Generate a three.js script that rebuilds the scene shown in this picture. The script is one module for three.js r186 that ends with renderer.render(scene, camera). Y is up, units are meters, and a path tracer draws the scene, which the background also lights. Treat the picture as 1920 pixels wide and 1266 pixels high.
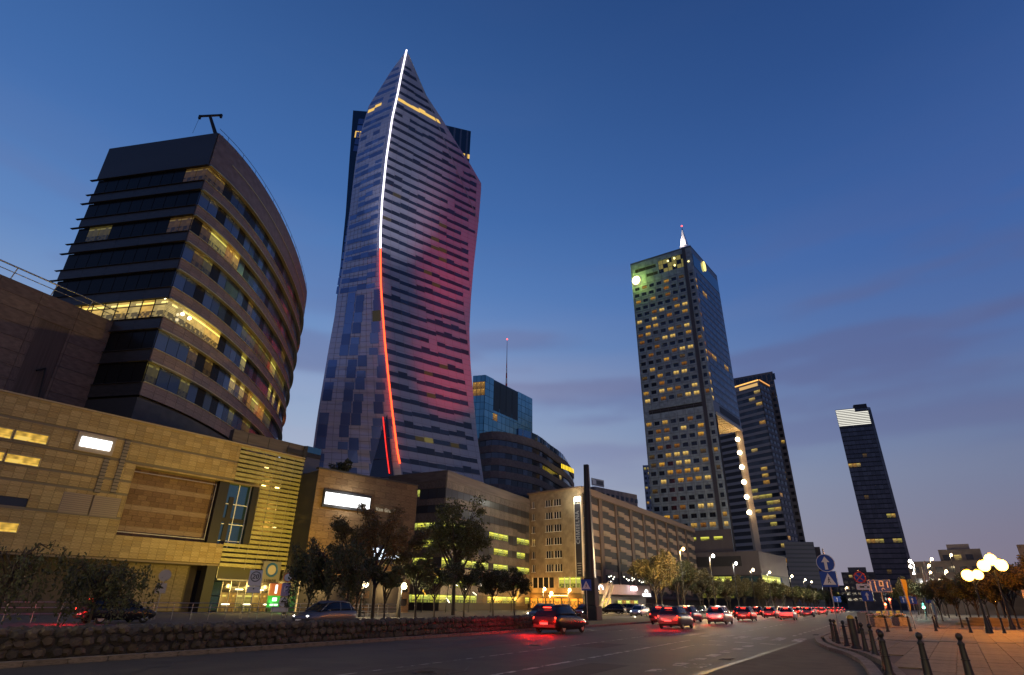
import * as THREE from 'three';
import { mergeGeometries } from 'three/addons/utils/BufferGeometryUtils.js';
import { RoundedBoxGeometry } from 'three/addons/geometries/RoundedBoxGeometry.js';
import { FontLoader } from 'three/addons/loaders/FontLoader.js';
import { TextGeometry } from 'three/addons/geometries/TextGeometry.js';

// ---------------------------------------------------------------- camera, sky, sun, exposure
const scene = new THREE.Scene();
const FPX = 1065, PITCH = 25.0 * Math.PI / 180, ROLL = 0.8 * Math.PI / 180, EYE = 1.6;
const camera = new THREE.PerspectiveCamera(2 * Math.atan(633 / FPX) * 180 / Math.PI, 1024 / 675, 0.1, 6000);
camera.position.set(0, EYE, 0);
camera.rotation.order = 'YXZ';
camera.rotation.set(PITCH, 0, ROLL);
scene.add(camera);
const renderer = new THREE.WebGLRenderer();
renderer.toneMapping = THREE.LinearToneMapping;
renderer.toneMappingExposure = 1.0;
renderer.shadowMap.enabled = true;

let seed = 7;
const rnd = () => { seed |= 0; seed = seed + 0x6D2B79F5 | 0; let t = Math.imul(seed ^ seed >>> 15, 1 | seed); t = t + Math.imul(t ^ t >>> 7, 61 | t) ^ t; return ((t ^ t >>> 14) >>> 0) / 4294967296; };
const rr = (a, b) => a + (b - a) * rnd();
const lin = (c) => { c /= 255; return c <= 0.04045 ? c / 12.92 : Math.pow((c + 0.055) / 1.055, 2.4); };
function hash2(x, y, s) { let h = Math.imul(x, 374761393) + Math.imul(y, 668265263) + Math.imul(s, 974634777) | 0; h = Math.imul(h ^ h >>> 13, 1274126177); return ((h ^ h >>> 16) >>> 0) / 4294967296; }
function vnoise(x, y, per, s) {           // tileable value noise
  const xi = Math.floor(x), yi = Math.floor(y), fx = x - xi, fy = y - yi, w = (a) => ((a % per) + per) % per;
  const u = fx * fx * (3 - 2 * fx), v = fy * fy * (3 - 2 * fy);
  const a = hash2(w(xi), w(yi), s), b = hash2(w(xi + 1), w(yi), s), c = hash2(w(xi), w(yi + 1), s), d = hash2(w(xi + 1), w(yi + 1), s);
  return (a + (b - a) * u) * (1 - v) + (c + (d - c) * u) * v;
}
const fbm = (x, y, per, s, oct = 4) => { let a = 0, k = 0.5, n = 0; for (let i = 0; i < oct; i++) { a += k * vnoise(x, y, per, s + i); n += k; x *= 2; y *= 2; per *= 2; k *= 0.5; } return a / n; };

// dusk sky: blue overhead, paler toward the afterglow low in the west (left), mauve haze, thin streaks of cloud
{
  const W = 1024, H = 512, data = new Float32Array(W * H * 4);
  const west = [[0, 186, 182, 188], [4, 186, 190, 200], [11, 172, 184, 204], [19, 140, 163, 200], [27, 98, 136, 192], [37, 68, 110, 172], [56, 45, 80, 136], [90, 28, 54, 102]];
  const east = [[0, 126, 112, 126], [5, 121, 116, 138], [10, 111, 123, 155], [20, 84, 110, 164], [30, 62, 98, 162], [45, 44, 77, 135], [60, 33, 63, 116], [90, 26, 50, 98]];
  const look = (tab, e) => { let i = 0; while (i < tab.length - 2 && e > tab[i + 1][0]) i++; const a = tab[i], b = tab[i + 1], f = Math.min(1, Math.max(0, (e - a[0]) / (b[0] - a[0]))); return [1, 2, 3].map((k) => lin(a[k] + (b[k] - a[k]) * f)); };
  for (let j = 0; j < H; j++) for (let i = 0; i < W; i++) {
    const el = ((j + 0.5) / H - 0.5) * 180, ph = ((i + 0.5) / W - 0.5) * 2 * Math.PI;
    const az = Math.atan2(Math.cos(ph), -Math.sin(ph)) * 180 / Math.PI;       // 0 = ahead, + = right
    let d = Math.abs(((az + 32 + 540) % 360) - 180); d = 180 - Math.abs(180 - d);
    const g = Math.max(0, Math.min(1, 1 - (d - 8) / 76)), s = g * g * (3 - 2 * g), e = Math.max(0, el);
    const a = look(west, e), b = look(east, e); let c = a.map((v, k) => b[k] + (v - b[k]) * s);
    const band = Math.exp(-Math.pow((e - 17) / 9, 2)) + 0.08 * Math.exp(-Math.pow((e - 42) / 12, 2));
    const n1 = fbm(az * 0.06 + 40, e * 0.52 - az * 0.004, 4096, 3, 6), n2 = fbm(az * 0.035 + 9, e * 0.23, 4096, 17, 4), n3 = fbm(az * 0.02 + 77, e * 0.7, 4096, 31, 4);
    const q1 = Math.max(0, Math.min(1, (n1 - 0.44) / 0.24)), dark = q1 * q1 * (3 - 2 * q1) * Math.exp(-Math.pow((e - 19) / 10, 2)), pale = Math.max(0, n2 - 0.5) * 2.4 * band * 0.55 + Math.max(0, n3 - 0.55) * 1.2 * Math.exp(-Math.pow((e - 10) / 7, 2)) * s;
    const mk = 1 + Math.max(0, 20 - e) / 26 * (0.4 + s), mauve = [lin(102) * mk, lin(106) * mk, lin(150) * mk], white = [lin(176), lin(166), lin(188)];
    c = c.map((v, k) => { const dm = mauve[k] * (0.8 + 0.2 * s); v += (dm - v) * dark * 0.52; return v + (white[k] * (0.5 + 0.5 * s) - v) * Math.min(0.4, pale * 0.6); });
    const o = (j * W + i) * 4; data[o] = c[0]; data[o + 1] = c[1]; data[o + 2] = c[2]; data[o + 3] = 1;
  }
  const sky = new THREE.DataTexture(data, W, H, THREE.RGBAFormat, THREE.FloatType);
  sky.mapping = THREE.EquirectangularReflectionMapping; sky.magFilter = THREE.LinearFilter; sky.needsUpdate = true;
  scene.background = sky; scene.environment = sky;
}
const sun = new THREE.DirectionalLight(0xffe2cc, 0.05);       // last light from below the western rooftops
sun.position.set(-160, 60, -160); sun.castShadow = true; sun.shadow.radius = 60;
Object.assign(sun.shadow.camera, { left: -300, right: 300, top: 300, bottom: -300, near: 1, far: 1200 });
scene.add(sun); scene.add(sun.target);

// ---------------------------------------------------------------- helpers
const V = (x, y, z) => new THREE.Vector3(x, y, z);
function ray(px, py) {                    // photo pixel -> direction
  let u = (px - 960) / FPX, v = (633 - py) / FPX; const c = Math.cos(ROLL), s = Math.sin(ROLL);
  [u, v] = [u * c - v * s, u * s + v * c];
  return V(u, Math.sin(PITCH) + v * Math.cos(PITCH), -(Math.cos(PITCH) - v * Math.sin(PITCH)));
}
const G = (px, py, h = 0) => { const d = ray(px, py); return d.multiplyScalar((h - EYE) / d.y).setY(h); };               // where the pixel's ray meets the level h
const Pd = (px, py, dist) => { const d = ray(px, py); return d.multiplyScalar(dist / Math.hypot(d.x, d.z)).add(V(0, EYE, 0)); };
const AZ = (a, d) => V(d * Math.sin(a * Math.PI / 180), 0, -d * Math.cos(a * Math.PI / 180));
const SA = 30.2 * Math.PI / 180, S = (s, t, y = 0) => V(s * Math.sin(SA) - t * Math.cos(SA), y, -(s * Math.cos(SA) + t * Math.sin(SA)));   // along / left of the street
const STREET = Math.PI / 2 - SA;          // rotation.y that turns local +x to run along the street
function onT(px, py, T) { const d = ray(px, py), k = T / (-d.x * Math.cos(SA) - d.z * Math.sin(SA)); return d.multiplyScalar(k).add(V(0, EYE, 0)); }

const taken = {};
const numbered = (n) => { taken[n] = (taken[n] ?? -1) + 1; return taken[n] ? `${n}_${String(taken[n]).padStart(3, '0')}` : n; };
function tag(o, label, category, group) { o.userData.label = label; o.userData.category = category; if (group) o.userData.group = group; return o; }
function thing(name, label, category, pos, group) { const o = new THREE.Group(); o.name = numbered(name); if (pos) o.position.copy(pos); scene.add(o); return tag(o, label, category, group); }
function mesh(parent, name, geo, mat, x = 0, y = 0, z = 0, ry = 0) {
  const m = new THREE.Mesh(geo, mat); m.name = name; m.position.set(x, y, z); m.rotation.y = ry; m.castShadow = m.receiveShadow = true; parent.add(m); return m;
}
function stuff(m) { m.userData.kind = 'stuff'; return m; }
function structure(name, geo, mat) { const m = mesh(scene, numbered(name), geo, mat); m.userData.kind = 'structure'; return m; }
function copy(root, label, pos, ry = 0, sc = 1) { const r = root.clone(); r.name = numbered(root.name.replace(/_\d{3}$/, '')); r.userData = { ...root.userData }; if (label) r.userData.label = label; if (pos) r.position.copy(pos); r.rotation.y = ry; r.scale.setScalar(sc); scene.add(r); return r; }

const UB = new THREE.BoxGeometry(1, 1, 1);
function box(w, h, d, x = 0, y = 0, z = 0) { const g = new THREE.BoxGeometry(w, h, d); g.translate(x, y, z); return g; }
function ubox(w, h, d, x = 0, y = 0, z = 0) {   // box with uv in metres
  const g = new THREE.BoxGeometry(w, h, d), uv = g.attributes.uv, s = [[d, h], [d, h], [w, d], [w, d], [w, h], [w, h]];
  for (let i = 0; i < 24; i++) { const f = s[i >> 2]; uv.setXY(i, uv.getX(i) * f[0], uv.getY(i) * f[1]); }
  g.translate(x, y, z); return g;
}
const rbox = (w, h, d, r = 0.02, x = 0, y = 0, z = 0) => { const g = new RoundedBoxGeometry(w, h, d, 2, Math.min(r, w / 2.1, h / 2.1, d / 2.1)); g.translate(x, y, z); return g; };
const cyl = (r0, r1, h, x = 0, y = 0, z = 0, n = 12) => { const g = new THREE.CylinderGeometry(r1, r0, h, n); g.translate(x, y + h / 2, z); return g; };
function bar(a, b, r, n = 6, r1 = r) { const d = b.clone().sub(a), L = d.length(), g = new THREE.CylinderGeometry(r1, r, L, n); g.translate(0, L / 2, 0); g.applyQuaternion(new THREE.Quaternion().setFromUnitVectors(V(0, 1, 0), d.normalize())); g.translate(a.x, a.y, a.z); return g; }
function flat(gs) { return mergeGeometries(gs.map((g) => { const q = g.index ? g.toNonIndexed() : g.clone(); for (const k of Object.keys(q.attributes)) if (!['position', 'normal', 'uv'].includes(k)) q.deleteAttribute(k); return q; })); }
const tube = (pts, r, n = 60, rs = 6) => new THREE.TubeGeometry(new THREE.CatmullRomCurve3(pts), n, r, rs, false);
function poly(points, y0, y1) {           // upright prism over plan points (Vector3 list)
  const s = new THREE.Shape(points.map((p) => new THREE.Vector2(p.x, -p.z)));
  const g = new THREE.ExtrudeGeometry(s, { depth: y1 - y0, bevelEnabled: false, steps: 1 }); g.rotateX(-Math.PI / 2); g.translate(0, y0, 0); return g;
}
function sheet(points, y) { const s = new THREE.Shape(points.map((p) => new THREE.Vector2(p.x, -p.z))); const g = new THREE.ShapeGeometry(s); g.rotateX(-Math.PI / 2); g.translate(0, y, 0); return g; }

class Wall {                              // an upright plane from A to B (left to right as the street sees it): u along, y up, w outward
  constructor(A, B) { this.A = A.clone().setY(0); this.B = B.clone().setY(0); this.dir = this.B.clone().sub(this.A); this.len = this.dir.length(); this.dir.normalize(); this.n = V(-this.dir.z, 0, this.dir.x); this.rot = Math.atan2(-this.dir.z, this.dir.x); }
  at(u, y, w = 0) { return this.A.clone().addScaledVector(this.dir, u).addScaledVector(this.n, w).setY(y); }
  px(x, y) { const d = ray(x, y), k = this.A.dot(this.n) / d.dot(this.n); const p = d.multiplyScalar(k).add(V(0, EYE, 0)); return [p.clone().sub(this.A).dot(this.dir), p.y]; }
  put(T, name, mat, u, y, w, su, sy, sw, geo = UB) { const p = this.at(u, y, w).sub(T.position), m = mesh(T, name, geo, mat, p.x, p.y, p.z, this.rot); m.scale.set(su, sy, sw); return m; }
  rect(T, name, mat, u0, y0, u1, y1, w, sw, geo) { return this.put(T, name, mat, (u0 + u1) / 2, (y0 + y1) / 2, w, Math.abs(u1 - u0), Math.abs(y1 - y0), sw, geo); }
  place(T, name, geo, mat, u = 0, y = 0, w = 0) { const p = this.at(u, y, w).sub(T.position); return mesh(T, name, geo, mat, p.x, p.y, p.z, this.rot); }
  holed(T, name, mat, outline, holes, w0, thick) {
    const s = new THREE.Shape(outline.map((p) => new THREE.Vector2(...p)));
    for (const [a, b, c, d] of holes) s.holes.push(new THREE.Path([[a, b], [a, d], [c, d], [c, b]].map((p) => new THREE.Vector2(...p))));
    return this.place(T, name, new THREE.ExtrudeGeometry(s, { depth: thick, bevelEnabled: false }), mat, 0, 0, w0);
  }
}

// ---------------------------------------------------------------- textures and materials
function dtex(n, fn, srgb = true) {
  const d = new Uint8Array(n * n * 4);
  for (let j = 0; j < n; j++) for (let i = 0; i < n; i++) { const c = fn(i / n, j / n), o = (j * n + i) * 4; for (let k = 0; k < 3; k++) d[o + k] = Math.max(0, Math.min(255, 255 * (Array.isArray(c) ? c[k] : c))); d[o + 3] = 255; }
  const t = new THREE.DataTexture(d, n, n); t.wrapS = t.wrapT = THREE.RepeatWrapping; t.magFilter = THREE.LinearFilter; t.minFilter = THREE.LinearMipmapLinearFilter; t.generateMipmaps = true; if (srgb) t.colorSpace = THREE.SRGBColorSpace; t.needsUpdate = true; return t;
}
const rep = (t, r, r2 = r) => { const c = t.clone(); c.repeat.set(r, r2); c.needsUpdate = true; return c; };
const T_grain = dtex(256, (u, v) => 0.66 + 0.34 * fbm(u * 8, v * 8, 8, 1, 6));
const T_asph = dtex(512, (u, v) => { const b = fbm(u * 6, v * 6, 6, 5, 5), f = hash2(u * 512 | 0, v * 512 | 0, 9); return 0.5 + 0.3 * b + 0.2 * f - (fbm(u * 4, v * 4, 4, 44, 3) > 0.62 ? 0.08 : 0); });
const T_asphB = dtex(512, (u, v) => hash2(u * 512 | 0, v * 512 | 0, 9) * 0.6 + 0.4 * fbm(u * 16, v * 16, 16, 8, 4), false);
const T_stone = dtex(256, (u, v) => { const n = fbm(u * 5, v * 9, 5, 21, 6); return [0.7 + 0.3 * n, 0.68 + 0.31 * n, 0.64 + 0.33 * n]; });
const T_slab = dtex(256, (u, v) => { const n = fbm(u * 6, v * 6, 6, 71, 6), sp = hash2(u * 256 | 0, v * 256 | 0, 3); return 0.58 + 0.3 * n + 0.12 * sp - (fbm(u * 9, v * 9, 9, 90, 3) > 0.66 ? 0.1 : 0); });
const T_streak = dtex(256, (u, v) => 0.7 + 0.3 * fbm(u * 26, v * 3, 26, 61, 4));
const C = (r, g, b) => new THREE.Color().setRGB(r, g, b);
const std = (r, g, b, rough = 0.8, metal = 0, o = {}) => new THREE.MeshStandardMaterial({ color: C(r, g, b), roughness: rough, metalness: metal, ...o });
const glow = (r, g, b, k = 1, o = {}) => new THREE.MeshStandardMaterial({ color: C(0.02, 0.02, 0.02), emissive: C(r, g, b), emissiveIntensity: k, roughness: 0.5, ...o });
const M = {
  glass: std(0.16, 0.2, 0.25, 0.08, 0.85), glassBlue: std(0.15, 0.24, 0.33, 0.07, 0.9), glassDark: std(0.035, 0.04, 0.05, 0.1, 0.5), glassTeal: std(0.1, 0.2, 0.24, 0.1, 0.85),
  darkReflGlass: new THREE.MeshPhysicalMaterial({ color: C(0.014, 0.014, 0.014), roughness: 0.22, specularIntensity: 0.25 }),  // near-black panes: dark reflections of facing buildings put into the colour
  black: std(0.012, 0.012, 0.013, 0.6), dark: std(0.03, 0.028, 0.028, 0.7), steel: std(0.32, 0.32, 0.33, 0.4, 0.8), white: std(0.75, 0.75, 0.74, 0.5), iron: std(0.015, 0.015, 0.016, 0.45, 0.3),
  concrete: std(0.3, 0.28, 0.26, 0.9, 0, { map: T_grain }), plaster: std(0.5, 0.43, 0.33, 0.92, 0, { map: T_streak }), brass: std(0.4, 0.34, 0.2, 0.45, 0.6),
};
// lit interiors seen through glass: ceiling lights, furniture, blinds
function litTex(s, warm) {
  return dtex(64, (u, v) => {
    let k = 0.55 + 0.2 * vnoise(u * 5, v * 5, 5, s);
    const cx = Math.floor(u * 6), cy = Math.floor(v * 7);
    if (v < 0.38) k *= hash2(cx, cy, s) > 0.45 ? 0.42 : 0.8;
    if (v > 0.72 && Math.abs((v - 0.82)) < 0.05 && hash2(Math.floor(u * 4), 3, s) > 0.4) k = 1.15;
    if (hash2(s, 7, 2) > 0.6 && v > 0.35) k *= 0.8 + 0.2 * (Math.floor(v * 24) % 2);
    return [k * warm[0], k * warm[1], k * warm[2]];
  });
}
const LIT = [[1, 0.78, 0.36], [1, 0.72, 0.3], [1, 0.83, 0.45], [0.95, 0.85, 0.4]].map((w, i) => glow(1, 1, 1, 0.85, { emissiveMap: litTex(11 + i * 7, w), roughness: 0.15 }));
const LITDIM = [[1, 0.75, 0.35], [0.9, 0.8, 0.4]].map((w, i) => glow(1, 1, 1, 0.15, { emissiveMap: litTex(51 + i * 7, w), roughness: 0.12 }));
const LITB = [[1, 0.82, 0.42], [1, 0.78, 0.36], [1, 0.86, 0.5]].map((w, i) => glow(1, 1, 1, 1.5, { emissiveMap: litTex(131 + i * 5, w), roughness: 0.15 }));
const LITY = [[1, 0.98, 0.36], [0.92, 0.95, 0.42]].map((w, i) => glow(1, 1, 1, 1.35, { emissiveMap: litTex(81 + i * 7, w), roughness: 0.15 }));
const ROOM = [[1, 0.7, 0.24, 1.1], [1, 0.76, 0.34, 1.3], [1, 0.62, 0.18, 0.6], [1, 0.72, 0.28, 0.9], [1, 0.8, 0.42, 1.5], [0.95, 0.6, 0.2, 0.4]].map((w, i) => glow(1, 1, 1, w[3], { emissiveMap: litTex(401 + i * 13, w) }));
const pick = (a) => a[Math.floor(rnd() * a.length)];
const font = await new FontLoader().loadAsync('fonts/droid/droid_sans_bold.typeface.json');
function text(str, size, depth) { const g = new TextGeometry(str, { font, size, depth, curveSegments: 4 }); g.computeBoundingBox(); const b = g.boundingBox; g.translate(-(b.min.x + b.max.x) / 2, -(b.min.y + b.max.y) / 2, 0); return g; }
function point(parent, color, I, p, r = 5) { const l = new THREE.PointLight(color, I, 0, 2); l.position.copy(p); l.castShadow = true; l.shadow.radius = r; parent.add(l); return l; }
function spot(parent, color, I, p, target, ang, pen = 0.6, r = 10) { const l = new THREE.SpotLight(color, I, 0, ang, pen, 2); l.position.copy(p); l.castShadow = true; l.shadow.radius = r; l.target.position.copy(target); parent.add(l); parent.add(l.target); return l; }
// ---------------------------------------------------------------- ground, road, pavements
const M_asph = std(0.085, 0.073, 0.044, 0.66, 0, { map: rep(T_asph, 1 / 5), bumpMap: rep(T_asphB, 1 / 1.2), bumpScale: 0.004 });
const M_asph2 = std(0.07, 0.062, 0.05, 0.75, 0, { map: rep(T_asph, 1 / 7) });
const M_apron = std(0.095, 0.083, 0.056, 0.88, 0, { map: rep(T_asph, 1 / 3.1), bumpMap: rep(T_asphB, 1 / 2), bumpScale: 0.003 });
const M_kerb = [0.2, 0.17, 0.22].map((k) => std(k, k * 0.88, k * 0.72, 0.85, 0, { map: T_slab }));
const T_paint = dtex(256, (u, v) => { const n = fbm(u * 7, v * 7, 7, 131, 6), k = n > 0.56 ? 0.3 + 0.2 * hash2(u * 256 | 0, v * 256 | 0, 2) : 0.72 + 0.2 * fbm(u * 20, v * 20, 20, 5, 3); return k; });
const M_paint = std(0.6, 0.57, 0.5, 0.75, 0, { map: rep(T_paint, 1 / 1.9) });
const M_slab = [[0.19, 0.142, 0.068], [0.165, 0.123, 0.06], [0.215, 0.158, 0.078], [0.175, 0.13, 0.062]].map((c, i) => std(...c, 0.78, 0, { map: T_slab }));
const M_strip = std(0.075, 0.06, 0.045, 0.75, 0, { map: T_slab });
const M_soil = std(0.035, 0.035, 0.02, 1, 0, { map: rep(T_grain, 1 / 3) });
structure('ground', sheet([V(-2500, 0, 2500), V(2500, 0, 2500), V(2500, 0, -3500), V(-2500, 0, -3500)], -0.02), std(0.05, 0.048, 0.045, 0.95, 0, { map: rep(T_asph, 1 / 9) }));
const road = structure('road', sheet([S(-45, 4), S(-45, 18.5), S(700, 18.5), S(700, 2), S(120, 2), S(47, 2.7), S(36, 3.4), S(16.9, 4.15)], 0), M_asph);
structure('far_road', sheet([S(-80, 25.7), S(-80, 34), S(182, 34), S(182, 25.7)], 0), M_asph2);
// side-street apron between the seam and the kerb
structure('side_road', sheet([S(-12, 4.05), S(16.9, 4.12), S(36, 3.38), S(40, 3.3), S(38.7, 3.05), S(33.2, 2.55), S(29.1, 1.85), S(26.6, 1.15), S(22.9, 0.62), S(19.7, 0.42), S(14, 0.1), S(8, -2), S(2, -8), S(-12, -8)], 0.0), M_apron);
structure('tar_seam', sheet([S(5, 4.0), S(5, 4.2), S(16.9, 4.25), S(36, 3.5), S(36, 3.34), S(16.9, 4.05)], 0.004), std(0.012, 0.012, 0.012, 0.5));
function kerbLine(name, pts, h, w, mats) {      // separate kerb stones along a line
  const T = new THREE.Group(); T.name = numbered(name); T.userData.kind = 'structure'; scene.add(T);
  const c = new THREE.CatmullRomCurve3(pts, false, 'catmullrom', 0.1), L = c.getLength(), n = Math.max(1, Math.round(L / 1.0));
  const P = c.getSpacedPoints(n);
  for (let i = 0; i < n; i++) { const a = P[i], b = P[i + 1], m = mesh(T, 'kerbstone', UBr, pick(mats), (a.x + b.x) / 2, h / 2 - 0.03 + rr(-0.004, 0.004), (a.z + b.z) / 2, Math.atan2(-(b.z - a.z), b.x - a.x)); m.scale.set(a.distanceTo(b) - 0.012, h + 0.06, w); }
  return T;
}
const UBr = new RoundedBoxGeometry(1, 1, 1, 1, 0.06);
const kerbPts = [S(60, 2.55), S(47.2, 2.7), S(38.7, 2.95), S(33.2, 2.45), S(29.1, 1.75), S(26.6, 1.05), S(22.9, 0.52), S(19.7, 0.32), S(14, 0.0), S(9, -2), S(3, -8)];
kerbLine('plaza_kerb', kerbPts, 0.12, 0.3, M_kerb);
kerbLine('plaza_kerb_inner', kerbPts.slice(1).map((p, i) => p.clone().add(AZ(120, 0.42 + 0.1 * (i > 3)))), 0.14, 0.22, M_kerb.slice(0, 2));
kerbLine('median_kerb', [S(-12, 18.65), S(40, 18.65), S(90, 18.65)], 0.13, 0.24, M_kerb);
kerbLine('far_kerb', [S(5, 34.1), S(120, 34.1)], 0.13, 0.24, M_kerb);
structure('median', poly([S(-60, 18.77), S(-60, 25.5), S(182, 25.5), S(182, 34.3), S(700, 34.3), S(700, 18.77)], -0.05, 0.1), M_soil);
structure('forecourt', poly([S(-80, 34.22), S(-80, 130), S(700, 130), S(700, 34.22)], -0.05, 0.11), std(0.13, 0.12, 0.11, 0.85, 0, { map: rep(T_slab, 1 / 2) }));
// plaza: a base, then individual slabs (joints recessed)
const plazaBase = structure('plaza', poly([S(700, 1.6), S(120, 1.6), S(60, 2.35), S(47.2, 2.5), S(38.7, 2.7), S(33.2, 2.0), S(29.1, 1.25), S(26.6, 0.55), S(22.9, 0.05), S(19.7, -0.15), S(14, -0.5), S(9, -2.6), S(3, -9), S(-20, -30), S(0, -130), S(700, -130)], -0.05, 0.075), std(0.06, 0.052, 0.045, 0.9));
{
  const O = G(1851, 1210), Dv = G(1893, 1266).sub(O).setY(0).normalize(), ang = Math.atan2(-Dv.z, Dv.x), Nv = V(-Dv.z, 0, Dv.x);
  const sw = 1.5, sd = 0.75, list = [];
  const inside = (p) => { const s = p.x * Math.sin(SA) - p.z * Math.cos(SA), t = -p.x * Math.cos(SA) - p.z * Math.sin(SA); const edge = s > 47 ? 1.85 : s > 38.7 ? 2.0 : s > 33.2 ? 1.1 : s > 29 ? 0.45 : s > 26 ? -0.2 : s > 22 ? -0.75 : s > 19 ? -1.0 : s > 14 ? -1.4 : -3 - (14 - s) * 1.1; return t < edge + 0.5 && t > -45 && s > 6 && s < 135; };
  for (let i = -95; i < 45; i++) for (let j = -80; j < 60; j++) {
    const c = O.clone().addScaledVector(Dv, i * sw + (j % 2 ? sw / 2 : 0)).addScaledVector(Nv, j * sd), d = Math.hypot(c.x, c.z);
    if (d > 120 || c.z > 2 || !inside(c)) continue;
    const a = Math.atan2(c.x, -c.z) * 180 / Math.PI; if (a < 18 || a > 52) continue;
    const s = c.x * Math.sin(SA) - c.z * Math.cos(SA); const strip = (s > 37.2 && s < 38.0 + (c.x - 18) * 0.35 && s > 36.4 + (c.x - 18) * 0.35) || (Math.abs(s - (62.3 + (c.x - 31) * 0.24)) < 0.55);
    list.push([d, c, strip]);
  }
  list.sort((a, b) => a[0] - b[0]); const rest = [[], [], [], [], []];
  list.forEach(([d, c, strip], k) => {
    const y = 0.085 + rr(-0.003, 0.003) + (strip ? 0.012 : 0), mi = Math.floor(rnd() * 4);
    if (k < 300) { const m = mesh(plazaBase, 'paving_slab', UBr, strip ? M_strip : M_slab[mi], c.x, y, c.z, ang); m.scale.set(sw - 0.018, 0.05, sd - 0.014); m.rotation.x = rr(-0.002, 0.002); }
    else { const g = box(sw - 0.018, 0.05, sd - 0.014); g.rotateY(ang); g.translate(c.x, y, c.z); rest[strip ? 4 : mi].push(g); }
  });
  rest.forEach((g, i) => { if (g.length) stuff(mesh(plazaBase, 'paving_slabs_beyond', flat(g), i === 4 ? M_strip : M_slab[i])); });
}
// painted markings: sheets 4 mm above the asphalt
function mark(name, pts, y = 0.006) { return structure(name, sheet(pts, y), M_paint); }
const stripe = (name, s0, s1, t, w) => mark(name, [S(s0, t - w / 2), S(s0, t + w / 2), S(s1, t + w / 2), S(s1, t - w / 2)]);
stripe('edge_line', -20, 32.2, 8.25, 0.16); stripe('lane_line', -20, 60, 11.16, 0.09);
for (let i = -1; i < 7; i++) stripe('cycle_dash', 16.6 + i * 2.05, 17.7 + i * 2.05, 5.35 - i * 0.05, 0.36);
for (let s = 44; s < 200; s += 3.4) stripe('lane_dash', s, s + 1.7, 7.85 + (s - 44) * 0.004, 0.16);
for (let s = 41; s < 100; s += 2.7) stripe('cycle_dash', s, s + 1.3, 4.4 - (s - 41) * 0.02, 0.2);
for (let s = 46; s < 200; s += 9) stripe('lane_dash', s, s + 3.5, 11.4, 0.14);
for (let s = 40; s < 200; s += 9) stripe('lane_dash', s, s + 3.5, 14.8, 0.14);
for (const [t0, t1] of [[4.0, 4.9], [5.2, 6.1], [6.5, 7.4]]) mark('stop_line', [S(31.3 + (t0 - 4) * 0.3, t0), S(31.3 + (t1 - 4) * 0.3, t1), S(31.75 + (t1 - 4) * 0.3, t1), S(31.75 + (t0 - 4) * 0.3, t0)]);
for (let i = 0; i < 8; i++) { const t = 3.7 + i * 0.98, s = 34.8 + i * 0.32; mark('zebra_bar', [S(s, t - 0.25), S(s, t + 0.25), S(s + 3.4, t + 0.25), S(s + 3.4, t - 0.25)]); }
mark('turn_arrow', [S(25, 7.05), S(25, 7.2), S(28.6, 7.2), S(29.2, 6.9), S(29.4, 6.35), S(29.75, 6.4), S(29.35, 5.85), S(28.85, 6.28), S(29.1, 6.32), S(28.9, 6.75), S(28.4, 7.05)]);
{ // worn bicycle symbol
  const ring = (s, t) => { const g = new THREE.RingGeometry(0.2, 0.27, 20); g.rotateX(-Math.PI / 2); const p = S(s, t); g.translate(p.x, 0.006, p.z); return g; };
  const ln = (a, b) => { const d = b.clone().sub(a).normalize(), n = V(-d.z, 0, d.x).multiplyScalar(0.03); return sheet([a.clone().add(n), b.clone().add(n), b.clone().sub(n), a.clone().sub(n)], 0.006); };
  structure('cycle_symbol', flat([ring(18.6, 4.75), ring(19.7, 4.75), ln(S(18.6, 4.75), S(19, 4.5)), ln(S(19, 4.5), S(19.55, 4.48)), ln(S(19.55, 4.45), S(19.7, 4.75)), ln(S(19.15, 4.75), S(19.5, 4.5))]), M_paint);
}
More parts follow.
